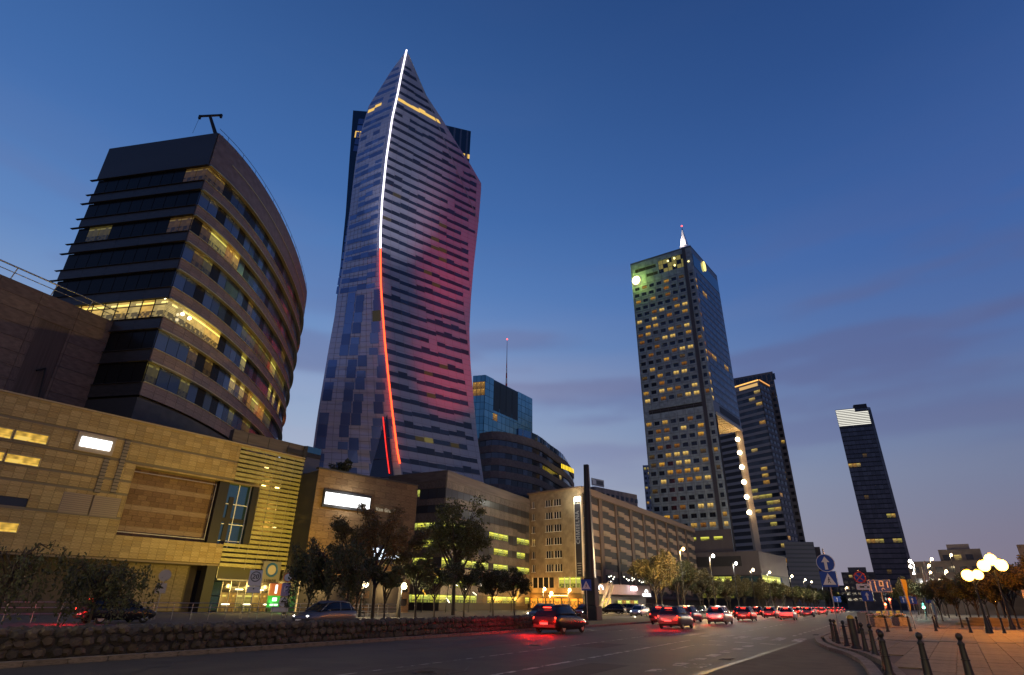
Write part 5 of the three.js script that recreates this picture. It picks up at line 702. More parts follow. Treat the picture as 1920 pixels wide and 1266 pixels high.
// ---------------------------------------------------------------- trees
const M_bark = std(0.07, 0.055, 0.04, 0.95, 0, { map: rep(T_grain, 2) });
const leafM = (r, g, b) => new THREE.MeshPhysicalMaterial({ color: C(r, g, b), roughness: 0.85, transmission: 0.2, thickness: 0, side: THREE.DoubleSide });
const LEAF = { green: leafM(0.075, 0.085, 0.028), dark: leafM(0.045, 0.055, 0.022), olive: leafM(0.1, 0.085, 0.03), autumn: leafM(0.13, 0.085, 0.028) };
function leafCloud(points, n, size, hang = 0) {          // small bent leaf faces scattered round limb points
  const pos = [], idx = [], uv = []; let v = 0;
  for (let i = 0; i < n; i++) {
    const [p, r] = points[Math.floor(rnd() * points.length)], a = rr(0, 6.283), ct = rr(-1, 1), st = Math.sqrt(1 - ct * ct), q = r * Math.pow(rnd(), 0.55);
    const c = V(p.x + Math.cos(a) * st * q, p.y + ct * q * 0.8 - hang * rnd() * rnd() * 1.0, p.z + Math.sin(a) * st * q), s = size * rr(0.6, 1.35);
    const u = V(rr(-1, 1), rr(-0.8, 0.4) - hang * 0.6, rr(-1, 1)).normalize(), w = V(rr(-1, 1), rr(-1, 1), rr(-1, 1)).cross(u).normalize();
    const A = c.clone().addScaledVector(u, -s), B = c.clone().addScaledVector(w, s * 0.45), D = c.clone().addScaledVector(w, -s * 0.45), E = c.clone().addScaledVector(u, s);
    for (const k of [A, B, E, D]) { pos.push(k.x, k.y, k.z); uv.push(0, 0); } idx.push(v, v + 1, v + 2, v, v + 2, v + 3); v += 4;
  }
  const g = new THREE.BufferGeometry(); g.setAttribute('position', new THREE.Float32BufferAttribute(pos, 3)); g.setAttribute('uv', new THREE.Float32BufferAttribute(uv, 2)); g.setIndex(idx); g.computeVertexNormals(); return g;
}
function tree(name, label, pos, { h = 8, r = 2.6, trunk = 2.2, leaves = 2600, size = 0.16, mat = LEAF.green, weep = 0, limbs = 8, group = null, fine = 1 }) {
  const T = thing(name, label, 'tree', pos, group), br = [], pts = [];
  const th = trunk + (h - trunk) * 0.45, lean = V(rr(-0.2, 0.2), th, rr(-0.2, 0.2)); mesh(T, 'trunk', bar(V(0, -0.1, 0), lean, 0.035 * h * 0.5, 8, 0.012 * h), M_bark);
  for (let i = 0; i < limbs; i++) {
    const a = i * 2.4 + rr(-0.4, 0.4), f = i / limbs, y0 = trunk + (th - trunk) * (0.1 + 0.9 * f), p0 = lean.clone().multiplyScalar(y0 / th), R = r * rr(0.55, 1) * (weep ? 1 : 1 - 0.35 * Math.abs(f - 0.4)), top = Math.min(h * 0.97, y0 + (h - y0) * rr(0.35, 0.95));
    const p1 = V(Math.cos(a) * R * 0.55, (y0 + top) / 2 + 0.3, Math.sin(a) * R * 0.55), p2 = V(Math.cos(a) * R, weep ? top - h * 0.12 : top, Math.sin(a) * R);
    br.push(bar(p0, p1, 0.012 * h, 5, 0.008 * h), bar(p1, p2, 0.008 * h, 5, 0.002 * h));
    for (let k = 0; k < 4; k++) { const e = p1.clone().lerp(p2, rr(0.1, 1)).add(V(rr(-1, 1), rr(-0.5, 0.8), rr(-1, 1)).multiplyScalar(r * 0.3)); br.push(bar(p1.clone().lerp(p2, rr(0, 0.6)), e, 0.004 * h, 4, 0.001 * h)); pts.push([e, r * rr(0.14, 0.26)]); if (weep) { const tip = e.clone().add(V(rr(-0.3, 0.3), -h * rr(0.25, 0.5), rr(-0.3, 0.3))); tip.y = Math.max(tip.y, 0.7); br.push(bar(e, tip, 0.0025 * h, 3, 0.001 * h)); for (let q = 0; q < 4; q++) pts.push([e.clone().lerp(tip, q / 4), r * 0.12]); } }
    pts.push([p2, r * 0.3], [p1.clone().lerp(p2, 0.5), r * 0.26]);
  }
  mesh(T, 'branches', flat(br), M_bark); stuff(mesh(T, 'crown', leafCloud(pts, leaves, size, weep), mat)); return T;
}
{
  const onTree = (x, T, y = 0.1) => onT(x, 1140, T).setY(y);
  const w = tree('weeping_tree', 'weeping tree with dark drooping branches in front of the brick recess', onTree(175, 26.2 - 1.4), { h: 3.1, r: 1.55, trunk: 1.3, leaves: 4200, size: 0.07, mat: LEAF.dark, weep: 1, limbs: 11, group: null });
  tree('weeping_tree', 'weeping tree with bare arching twigs below the lit strip windows', onTree(-2, 24.6), { h: 3.5, r: 1.2, trunk: 1.5, leaves: 1100, size: 0.075, mat: LEAF.dark, weep: 1, limbs: 11 });
  tree('weeping_tree', 'broad weeping tree right of the glass entrance', onTree(612, 37), { h: 6.3, r: 2.9, trunk: 1.7, leaves: 6200, size: 0.13, mat: LEAF.dark, weep: 1, limbs: 13 });
  const grp = 'young street trees before the brown store';
  [[575, 39, 4.8, 'dark'], [650, 42, 8.8, 'olive'], [700, 39, 9.6, 'autumn'], [745, 41, 8.4, 'olive'], [780, 38, 6.2, 'green'], [668, 37, 5.0, 'dark'], [722, 36.6, 4.6, 'green']].forEach(([x, t, h, m], i) => tree('street_tree', `${h > 7 ? 'tall' : 'low'} ${{ dark: 'dark green', olive: 'olive', autumn: 'rust-tinged', green: 'green' }[m]} street tree in front of the brown stone store`, onTree(x, t), { h, r: h * 0.3, trunk: h * 0.22, leaves: h > 7 ? 7500 : 5200, size: 0.12, mat: LEAF[m], limbs: 10, group: grp }));
  tree('large_tree', 'large feathery tree covering the lit strip windows of the banded office', onTree(850, 44), { h: 13.4, r: 4.3, trunk: 3.2, leaves: 11000, size: 0.18, mat: LEAF.green, limbs: 18 });
  [[815, 38, 5.4], [870, 38.5, 5.8], [925, 38, 5.0], [965, 39, 5.2]].forEach(([x, t, h]) => tree('street_tree', 'dark bushy tree below the angular light bars', onTree(x, t), { h, r: h * 0.42, trunk: h * 0.25, leaves: 5600, size: 0.14, mat: LEAF.dark, limbs: 11, group: 'bushy trees below the light bars' }));
  const avenue = 'avenue trees along the far pavement', proto = tree('avenue_tree', 'bushy avenue tree in the row below the hotel tower', S(122, 37, 0.1), { h: 11, r: 4.6, trunk: 2.6, leaves: 9500, size: 0.27, mat: LEAF.olive, limbs: 14, group: avenue });
  const pr2 = tree('avenue_tree', 'bushy avenue tree in the row below the hotel tower', S(131, 38.5, 0.1), { h: 10, r: 4.2, trunk: 2.4, leaves: 9000, size: 0.27, mat: LEAF.green, limbs: 13, group: avenue });
  let k = 0; for (let s = 139; s < 330; s += 5.6 + k * 0.18, k++) copy(k % 2 ? proto : pr2, null, S(s, Math.max(22.5, 37 - Math.max(0, s - 178) * 0.16) + (s < 178 ? rr(-0.8, 3) : rr(-1.5, 1.5)), 0.1), rr(0, 6), rr(0.72, 0.95) * (s < 165 ? 1.12 : 0.92));
  for (let s = 350; s < 560; s += 22) copy(k++ % 2 ? proto : pr2, 'small distant tree at the far end of the street', S(s, 24 - (s - 350) * 0.06, 0.1), rr(0, 6), rr(0.75, 1)).userData.group = 'distant street-end trees';
  const plaza = 'trees behind the plaza lamps'; [[1762, 98, 0.46], [1795, 88, 0.42], [1830, 86, 0.45], [1868, 84, 0.48], [1900, 90, 0.6], [1935, 80, 0.55], [1745, 150, 0.6], [1720, 190, 0.75], [1690, 240, 0.75], [1815, 130, 0.62], [1880, 128, 0.75], [1850, 140, 0.7], [1775, 140, 0.62]].forEach(([x, d, s], i) => copy(i % 2 ? proto : pr2, 'broad tree lit orange by the lamps at the plaza edge', Pd(x, 1140, d).setY(0.1), i * 1.3, s).userData.group = plaza);
  // small tree on the roof terrace
  const rp = Pd(637, 884, 103); tree('terrace_tree', 'small green tree growing on the roof terrace above the brown store', rp.clone().setY(17.6), { h: 6.2, r: 2.1, trunk: 1, leaves: 2600, size: 0.2, mat: LEAF.green, limbs: 9 });
}
// roof terrace that carries it (upper deck behind the store)
{ const A = AZ(-18.5, 97), B = AZ(-9.5, 104), W = new Wall(A, B), T = thing('roof_terrace', 'planted roof deck with a thin railing behind the brown store', 'terrace', A.clone()); W.put(T, 'deck', std(0.1, 0.09, 0.08, 0.9), W.len / 2, 8.8, -6, W.len, 17.6, 12); for (const y of [18.1, 18.6]) mesh(T, 'rail', bar(W.at(0, y, -0.1).sub(A), W.at(W.len, y, -0.1).sub(A), 0.03, 5), M.steel); for (let u = 0; u <= W.len; u += 1.6) mesh(T, 'post', cyl(0.03, 0.03, 1.05, W.at(u, 0, -0.1).x - A.x, 17.6, W.at(u, 0, -0.1).z - A.z, 5), M.steel); }

// ---------------------------------------------------------------- street lamps
function mastLamp(label, pos, h, col, I, arm, group, k = 16) {
  const T = thing('street_lamp', label, 'street lamp', pos, group); mesh(T, 'pole', bar(V(0, 0, 0), V(0, h - 0.2, 0), 0.1, 8, 0.06), M.iron); mesh(T, 'pole_base', cyl(0.16, 0.13, 0.9), M.iron);
  mesh(T, 'arm', bar(V(0, h - 0.3, 0), arm.clone().setY(h), 0.05, 6), M.iron); mesh(T, 'lamp_head', rbox(0.7, 0.16, 0.36, 0.06, arm.x, h + 0.06, arm.z), M.iron); mesh(T, 'lamp_glass', new THREE.SphereGeometry(0.3, 10, 8), glow(...col, k), arm.x, h - 0.05, arm.z);
  point(T, C(...col).getHex(), I, V(arm.x, h - 0.55, arm.z), 12); return T;
}
{
  const L = (x, y, h) => G(x, y, h).setY(0.1), grp = 'lamps in the row along the far carriageway', ar = S(0, -0.7).setY(0), warm = [1, 0.82, 0.5], sod = [1, 0.6, 0.18], wht = [1, 0.95, 0.85];
  [[1281, 1029, 11, sod, 1500], [1337, 1042, 10, wht, 420], [1380, 1056, 10, wht, 420], [1412, 1068, 10, warm, 420], [1443, 1073, 10, warm, 420], [1485, 1080, 10, warm, 420], [1510, 1087, 10, warm, 420], [1522, 1091, 10, warm, 300], [1545, 1099, 9, wht, 300], [1588, 1102, 9, warm, 300]].forEach(([x, y, h, c, I]) => mastLamp('tall street lamp in the row along the far carriageway', L(x, y, h).sub(ar), h - 0.1, c, I, ar, grp));
  const g2 = 'white lamps along the plaza side of the street'; [[1712, 1052], [1712, 1062], [1718, 1075], [1720, 1085], [1724, 1095], [1727, 1103]].forEach(([x, y], i) => mastLamp('white street lamp in the line along the plaza side', L(x, y, 10), 9.9, [1, 0.93, 0.78], 330, V(-0.6, 0, 0), g2, 22));
  const g3 = 'small lamps on the far side of the square'; [[1743, 1048, 12], [1738, 1060, 11], [1741, 1073, 10], [1770, 1071, 9], [1780, 1040, 15]].forEach(([x, y, h]) => mastLamp('small warm lamp beyond the square', L(x, y, h), h - 0.1, [1, 0.72, 0.35], 160, V(0.5, 0, 0), g3));
  // short lamps outside the apartment shops
  [[1018, 1104, 4.6], [1065, 1106, 4.6], [1117, 1109, 4.4], [1031, 1112, 3.9]].forEach(([x, y, h]) => mastLamp('short warm lamp on the pavement before the apartment shops', Pd(x, y, 118).setY(0.1), Pd(x, y, 118).y - 0.1, [1, 0.7, 0.28], 230, V(0.3, 0, 0), 'short lamps before the apartment shops'));
  [[681, 1094], [753, 1098]].forEach(([x, y]) => mastLamp('thin lamp post among the young trees before the brown store', Pd(x, y, 62).setY(0.1), Pd(x, y, 62).y - 0.1, [1, 0.8, 0.45], 45, V(0.25, 0, 0), 'thin lamps before the brown store', 8));
  // lamps that stand outside the frame and light the carriageway
  mastLamp('tall warm street lamp beside the carriageway before the crossing', S(-14, 20.5, 0.1), 11, [1, 0.74, 0.34], 600, S(0, -1.4).setY(0), 'lamps lighting the near carriageway');
  mastLamp('tall warm street lamp beside the carriageway before the crossing', S(-6, -9, 0.1), 10, [1, 0.66, 0.24], 800, S(0, 1.2).setY(0), 'lamps lighting the near carriageway');
}
function candelabra(label, pos, h, heads, I) {
  const T = thing('plaza_lamp', label, 'street lamp', pos); mesh(T, 'base', flat([cyl(0.24, 0.2, 0.35), cyl(0.16, 0.1, 0.7, 0, 0.35)]), M.iron); mesh(T, 'pole', cyl(0.085, 0.06, h, 0, 0, 0, 10), M.iron); mesh(T, 'collar', new THREE.TorusGeometry(0.1, 0.035, 6, 14).rotateX(Math.PI / 2), M.iron, 0, h * 0.82, 0);
  heads.forEach(([x, y, z, r0]) => { const r = r0 * 1.25; if (Math.hypot(x, z) > 0.05) mesh(T, 'arm', bar(V(0, h * 0.84, 0), V(x, y - r, z), 0.035, 6), M.iron); mesh(T, 'lamp_globe', new THREE.SphereGeometry(r, 16, 12), glow(1, 0.5, 0.07, 14), x, y, z); mesh(T, 'finial', cyl(r * 0.5, r * 0.3, 0.08, x, y + r * 0.9, z), M.iron); });
  point(T, 0xff9420, I, V(0, h + 1.9, 0.1), 20); return T;
}
{
  const p1 = G(1857, 1191).setY(0.1), a = Pd(1835, 1079, Math.hypot(p1.x, p1.z)); candelabra('black plaza lamp glowing orange, standing between the bollards', p1, a.y - 0.35, [[-0.3, a.y - 0.1, 0, 0.3], [0.35, a.y - 0.05, 0.1, 0.26]], 120);
  const p2 = AZ(38.5, 66).setY(0.1), b = Pd(1861, 1060, 66); candelabra('black plaza lamp with a cluster of large orange globes behind the bollards', p2, b.y - 0.5, [[0, b.y + 0.35, 0, 0.36], [-0.75, b.y - 0.15, 0, 0.36], [0.75, b.y - 0.1, 0, 0.36], [0.25, b.y - 0.1, 0.6, 0.36]], 520);
  const p3 = V(27, 0.1, -13); candelabra('black plaza lamp with orange globes on the open plaza beside the front bollards', p3, 5.4, [[-0.6, 5.5, 0, 0.3], [0.6, 5.5, 0, 0.3], [0, 5.9, 0, 0.3]], 110);
  const p4 = G(1873, 1145).setY(0.1); const c4 = Pd(1873, 1128, 120); candelabra('small far plaza lamp with one orange globe among the trees', AZ(37.9, 120).setY(0.1), c4.y, [[0, c4.y + 0.1, 0, 0.28]], 70);
}
// ---------------------------------------------------------------- bollards
{
  const prof = [[0.13, 0], [0.13, 0.05], [0.105, 0.08], [0.095, 0.12], [0.075, 0.4], [0.062, 0.7], [0.075, 0.73], [0.075, 0.76], [0.05, 0.79], [0.04, 0.82], [0.07, 0.87], [0.078, 0.91], [0.06, 0.96], [0, 0.985]].map((p) => new THREE.Vector2(...p));
  const shaft = new THREE.LatheGeometry(prof.slice(0, 10), 14), cap = new THREE.LatheGeometry(prof.slice(9), 14), ring = new THREE.TorusGeometry(0.085, 0.014, 6, 16).rotateX(Math.PI / 2);
  const mk = (label, group) => { const T = thing('bollard', label, 'bollard', null, group); mesh(T, 'shaft', shaft, M.iron); mesh(T, 'cap', cap, M.iron); mesh(T, 'ring', ring, M.iron, 0, 0.42, 0); return T; };
  const Z = (a, b) => G(1200 + a * 0.375, 1100 + b * 0.375).setY(0.1); let first = null;
  const put = (label, group, list) => list.forEach((p) => { const q = Z(...p); if (!first) { first = mk(label, group); first.position.copy(q); } else { const c = copy(first, label, q, rr(0, 6)); c.userData.group = group; } const o = scene.children[scene.children.length - 1]; o.rotation.z = rr(-0.015, 0.015); });
  put('black cast-iron bollard in the line along the curved kerb', 'bollards along the curved kerb', [[975, 288], [995, 298], [1040, 312], [1137, 343], [1183, 360], [1243, 443], [1257, 470], [1100, 245]]);
  put('black bollard on the open paving in front of the plaza strip', 'bollards on the near paving', [[1455, 492], [1665, 497]]);
  put('black bollard in the first row across the plaza', 'bollards in the first row across the plaza', [[1243, 235], [1357, 233], [1485, 232], [1658, 240], [1827, 243]]);
  put('black bollard in the rear row across the plaza', 'bollards in the rear row across the plaza', [[1492, 212], [1617, 213], [1760, 218], [1902, 220]]);
  // thick post with yellow top
  const q = Z(1088, 326), T = thing('marker_post', 'thick dark post with a yellow top among the kerb bollards', 'post', q); mesh(T, 'shaft', new THREE.LatheGeometry([[0.2, 0], [0.2, 0.06], [0.15, 0.12], [0.14, 1.05], [0.12, 1.1]].map((p) => new THREE.Vector2(...p)), 14), M.iron); mesh(T, 'yellow_top', new THREE.SphereGeometry(0.13, 12, 8, 0, 6.3, 0, 1.6), std(0.45, 0.32, 0.03, 0.6), 0, 1.08, 0);
}
// ---------------------------------------------------------------- planters, box, barrier
{
  const conc = std(0.3, 0.27, 0.23, 0.9, 0, { map: T_slab }), fl = [std(0.5, 0.42, 0.4, 0.8), std(0.4, 0.2, 0.22, 0.8), std(0.55, 0.5, 0.42, 0.8)];
  [[1648, 1178, 1.9, 'concrete flower planter beside the yellow barrier'], [1692, 1176, 1.3, 'square concrete flower planter between the bollard rows'], [1626, 1166, 1.7, 'low concrete planter with pale flowers at the kerb']].forEach(([x, y, w, l]) => { const T = thing('flower_planter', l, 'planter', G(x, y).setY(0.1)); T.rotation.y = STREET * 0.3; mesh(T, 'trough', rbox(w, 0.7, w * 0.6, 0.05, 0, 0.35, 0), conc); mesh(T, 'soil', box(w - 0.15, 0.04, w * 0.6 - 0.15, 0, 0.71, 0), M_soil); stuff(mesh(T, 'leaves', leafCloud([...Array(9)].map(() => [V(rr(-w / 2.4, w / 2.4), 0.82, rr(-w * 0.22, w * 0.22)), 0.2]), 420, 0.05), LEAF.green)); fl.forEach((m, i) => { const b = []; for (let k = 0; k < 12; k++) { const g = new THREE.IcosahedronGeometry(rr(0.035, 0.06), 0); g.translate(rr(-w / 2.3, w / 2.3), 0.95 + rr(-0.05, 0.06), rr(-w * 0.24, w * 0.24)); b.push(g); } stuff(mesh(T, 'blossoms', flat(b), m)); }); });
  const b = G(1624, 1192).setY(0.1), T = thing('utility_box', 'grey metal utility box behind the kerb bollards', 'utility box', b); T.rotation.y = STREET; mesh(T, 'plinth', box(0.72, 0.12, 0.5, 0, 0.06, 0), conc); mesh(T, 'cabinet', rbox(0.66, 1.05, 0.44, 0.02, 0, 0.64, 0), std(0.22, 0.2, 0.17, 0.6)); mesh(T, 'lid', rbox(0.74, 0.06, 0.52, 0.02, 0, 1.19, 0), std(0.24, 0.22, 0.19, 0.6)); mesh(T, 'door', box(0.56, 0.9, 0.02, 0, 0.62, 0.225), std(0.2, 0.185, 0.16, 0.6));
  const y0 = std(0.55, 0.35, 0.02, 0.55); for (let i = 0; i < 4; i++) { const p = G(1650 + i * 12, 1160 - i * 1.4).setY(0.1), Y = thing('yellow_barrier', 'yellow plastic road barrier in the line beyond the planters', 'barrier', p, 'yellow barriers beyond the planters'); Y.rotation.y = STREET + 0.3; mesh(Y, 'panel', rbox(2.0, 0.8, 0.12, 0.05, 0, 0.55, 0), y0); for (const x of [-0.8, 0.8]) mesh(Y, 'foot', rbox(0.14, 0.2, 0.7, 0.03, x, 0.1, 0), y0); for (const y of [0.35, 0.62]) mesh(Y, 'slot', box(1.6, 0.08, 0.14, 0, y, 0), M.dark); }
  // low round benches / steps at the plaza edge
  [[1850, 1146, 3.2, 'round stepped stone plinth under the plaza trees'], [1915, 1148, 3.4, 'long stepped stone plinth at the plaza edge']].forEach(([x, y, r, l]) => { const T = thing('stone_plinth', l, 'plinth', AZ(x < 1900 ? 37.6 : 40.2, 78).setY(0.1)); for (let i = 0; i < 3; i++) mesh(T, 'step', cyl(r - i * 0.6, r - i * 0.6, 0.24, 0, i * 0.24, 0, 40), M_slab[i]); if (x > 1900) mesh(T, 'info_panel', rbox(1.1, 2.6, 0.12, 0.04, -0.4, 1.9, 0), std(0.5, 0.42, 0.32, 0.6)); });
}
// ---------------------------------------------------------------- traffic signs
const SB = std(0.012, 0.06, 0.3, 0.75), SWt = std(0.6, 0.6, 0.58, 0.7), SR = std(0.45, 0.02, 0.025, 0.4), SGrey = std(0.25, 0.25, 0.26, 0.5, 0.5);
const shp = (pts, d, mat, T, name, z, y = 0, x = 0) => { const s = new THREE.Shape(pts.map((p) => new THREE.Vector2(...p))); return mesh(T, name, new THREE.ExtrudeGeometry(s, { depth: d, bevelEnabled: false }), mat, x, y, z); };
const arrow = (w, h, hw) => [[-w / 2, -h / 2], [w / 2, -h / 2], [w / 2, h / 2 - hw * 0.75], [hw / 2, h / 2 - hw * 0.75], [0, h / 2], [-hw / 2, h / 2 - hw * 0.75], [-w / 2, h / 2 - hw * 0.75]];
const walker = (T, z, y, s, x = 0) => { const g = [new THREE.SphereGeometry(0.035 * s, 8, 6).translate(0, 0.2 * s, 0), bar(V(0, 0.16 * s, 0), V(-0.01 * s, 0, 0), 0.03 * s, 6), bar(V(0, 0, 0), V(0.09 * s, -0.17 * s, 0), 0.02 * s, 5), bar(V(-0.01 * s, 0, 0), V(-0.09 * s, -0.17 * s, 0), 0.02 * s, 5), bar(V(0, 0.13 * s, 0), V(0.09 * s, 0.03 * s, 0), 0.016 * s, 5), bar(V(0, 0.13 * s, 0), V(-0.08 * s, 0.02 * s, 0), 0.016 * s, 5)]; const q = flat(g); q.scale(1, 1, 0.15); return mesh(T, 'walker_symbol', q, M.black, x, y, z); };
const signPole = (T, h, r = 0.035) => mesh(T, 'pole', cyl(r, r, h, 0, 0, -0.05, 8), SGrey);
const crossing = (T, s, y) => { mesh(T, 'square_plate', rbox(s, s, 0.03, 0.02, 0, y, 0), SB); shp([[-0.4 * s, -0.36 * s], [0.4 * s, -0.36 * s], [0, 0.38 * s]], 0.01, SWt, T, 'white_triangle', 0.02, y); walker(T, 0.036, y - 0.1 * s, s * 0.95); };
function faceCam(T) { T.rotation.y = Math.atan2(-T.position.x, -T.position.z) + 0.0; }
{
  const d1 = 40, T1 = thing('direction_sign', 'round blue sign with white arrow above a pedestrian crossing sign', 'traffic sign', AZ(27.5, d1).setY(0.1)); faceCam(T1); T1.rotation.y += 0.12; signPole(T1, 4.6); const yc = Pd(1543, 1056, d1).y - 0.1, y2 = Pd(1551, 1086, d1).y - 0.1;
  mesh(T1, 'round_plate', cylZ(0.48, 0.03), SB, 0, yc, 0); shp(arrow(0.15, 0.72, 0.42), 0.01, SWt, T1, 'white_arrow', 0.02, yc); mesh(T1, 'rim', new THREE.TorusGeometry(0.47, 0.018, 6, 36), SWt, 0, yc, 0.012); crossing(T1, 0.84, y2); mesh(T1, 'edge_light', box(0.02, 0.84, 0.05, 0.44, y2, 0), SGrey);
  const T2 = thing('no_stopping_sign', 'blue and red no-stopping sign with tow plate and one-way arrow below', 'traffic sign', AZ(29.75, 54).setY(0.1)); faceCam(T2); signPole(T2, 4.1); const yn = Pd(1609, 1083, 54).y - 0.1; mesh(T2, 'round_plate', cylZ(0.4, 0.03), SB, 0, yn, 0); mesh(T2, 'red_rim', new THREE.TorusGeometry(0.37, 0.05, 6, 36).scale(1, 1, 0.3), SR, 0, yn, 0.02); for (const a of [0.785, -0.785]) { const g = box(0.7, 0.08, 0.012); g.rotateZ(a); mesh(T2, 'red_bar', g, SR, 0, yn, 0.025 + a * 0.002); }
  mesh(T2, 'tow_plate', rbox(0.95, 0.42, 0.03, 0.02, 0.12, yn - 0.66, 0), SWt); mesh(T2, 'tow_truck_symbol', flat([box(0.3, 0.12, 0.01, -0.1, 0, 0), box(0.16, 0.1, 0.01, 0.3, -0.02, 0), bar(V(0, 0.05, 0), V(0.25, 0.12, 0), 0.015, 4)]), M.black, 0.12, yn - 0.66, 0.022); mesh(T2, 'one_way_plate', rbox(0.72, 0.7, 0.03, 0.02, 0.22, yn - 1.3, 0), SB); shp(arrow(0.1, 0.52, 0.28), 0.01, SWt, T2, 'white_arrow', 0.02, yn - 1.3, 0.22);
  const d3 = 72, T3 = thing('lane_sign', 'wide blue lane sign with white arrows beside the no-stopping sign', 'traffic sign', AZ(31.0, d3).setY(0.1)); faceCam(T3); const yl = Pd(1646, 1099, d3).y - 0.1; signPole(T3, yl + 0.5, 0.05); mesh(T3, 'board', rbox(2.0, 1.15, 0.04, 0.03, 0, yl, 0), SB); mesh(T3, 'border', flat([box(1.94, 0.03, 0.01, 0, 0.54, 0), box(1.94, 0.03, 0.01, 0, -0.54, 0), box(0.03, 1.1, 0.01, -0.96, 0, 0), box(0.03, 1.1, 0.01, 0.96, 0, 0)]), SWt, 0, yl, 0.024); for (const x of [-0.75, -0.35, 0.7]) shp(arrow(0.1, x > 0 ? 0.6 : 0.95, 0.2), 0.01, SWt, T3, 'white_arrow', 0.022, yl + (x > 0 ? 0.15 : 0), x); mesh(T3, 'white_panel', rbox(0.4, 0.5, 0.01, 0.004, 0.18, yl + 0.22, 0.026), SWt); mesh(T3, 'bus_symbol', box(0.16, 0.3, 0.01, 0.18, yl + 0.22, 0.034), M.black); mesh(T3, 'turn_symbol', new THREE.TorusGeometry(0.13, 0.035, 5, 14, 4).scale(1, 1, 0.2), SWt, 0.25, yl - 0.33, 0.026);
  const d4 = 61, T4 = thing('crossing_sign', 'blue pedestrian crossing sign beside the tall dark mast', 'traffic sign', AZ(7.15, d4).setY(0.1)); faceCam(T4); const y4 = Pd(1090.5, 1097, d4).y - 0.1; signPole(T4, y4 + 0.4); crossing(T4, 0.98, y4);
  [[1700, 1125, 130, 1.9, 'pair of small blue signs across the junction'], [1711, 1126, 128, 1.2, 'small blue arrow sign across the junction'], [1570, 1124, 150, 1.4, 'far small blue sign above the carriageway']].forEach(([x, y, d, w, l]) => { const p = Pd(x, y, d), T = thing('small_sign', l, 'traffic sign', p.clone().setY(0.1)); faceCam(T); signPole(T, p.y, 0.05); mesh(T, 'board', rbox(w, 1.1, 0.05, 0.02, 0, p.y - 0.1, 0), SB); for (const f of w > 1.5 ? [-0.25, 0.25] : [0]) shp(arrow(0.14, 0.8, 0.35), 0.01, SWt, T, 'white_arrow', 0.03, p.y - 0.1, f * w); });
  // signs on the forecourt side
  const d5 = 58, T5 = thing('speed_zone_sign', 'white 20 zone sign in front of the glass entrance', 'traffic sign', Pd(476, 1100, d5).setY(0.1)); faceCam(T5); const y5 = Pd(476, 1084, d5).y - 0.1; signPole(T5, y5 + 0.5); mesh(T5, 'plate', rbox(1.05, 1.25, 0.03, 0.02, 0, y5, 0), SWt); mesh(T5, 'ring', new THREE.TorusGeometry(0.38, 0.045, 6, 32).scale(1, 1, 0.3), std(0.1, 0.1, 0.1, 0.5), 0, y5 + 0.12, 0.02); mesh(T5, 'numerals', text('20', 0.36, 0.01), M.black, 0, y5 + 0.12, 0.02); mesh(T5, 'lower_plate', rbox(1.1, 0.5, 0.03, 0.02, 0, y5 - 0.92, 0), SWt); mesh(T5, 'plate_mark', box(0.12, 0.1, 0.01, 0, y5 - 0.85, 0.022), M.black);
  const T6 = thing('parking_sign', 'post with round limit sign, parking plate and round ban sign by the entrance', 'traffic sign', Pd(537, 1100, d5).setY(0.1)); faceCam(T6); const y6 = Pd(537, 1083, d5).y - 0.1; signPole(T6, y6 + 0.5); mesh(T6, 'round_plate', cylZ(0.36, 0.03), SWt, 0, y6, 0); mesh(T6, 'red_rim', new THREE.TorusGeometry(0.34, 0.035, 6, 30).scale(1, 1, 0.3), SR, 0, y6, 0.02); mesh(T6, 'parking_plate', rbox(0.72, 1.05, 0.03, 0.02, -0.02, y6 - 0.98, 0), std(0.3, 0.24, 0.4, 0.5)); mesh(T6, 'letter', text('P', 0.42, 0.01), SWt, -0.02, y6 - 0.95, 0.02); mesh(T6, 'round_plate', cylZ(0.38, 0.03), SWt, -0.05, y6 - 1.95, 0); mesh(T6, 'car_symbol', box(0.42, 0.14, 0.01, -0.05, y6 - 1.95, 0.02), M.black); mesh(T6, 'lower_plate', rbox(1.4, 0.4, 0.03, 0.02, -0.25, Math.max(0.7, y6 - 2.7), 0), SWt);
  const T7 = thing('sign_back', 'round sign seen from its grey back above a square plate', 'traffic sign', Pd(304, 1100, 54).setY(0.1)); faceCam(T7); const y7 = Pd(305, 1079, 54).y - 0.1; signPole(T7, y7 + 0.4); mesh(T7, 'round_plate', cylZ(0.42, 0.03), SGrey, 0, y7, 0); mesh(T7, 'square_plate', rbox(0.7, 0.7, 0.03, 0.02, -0.05, y7 - 0.9, 0), SGrey);
}
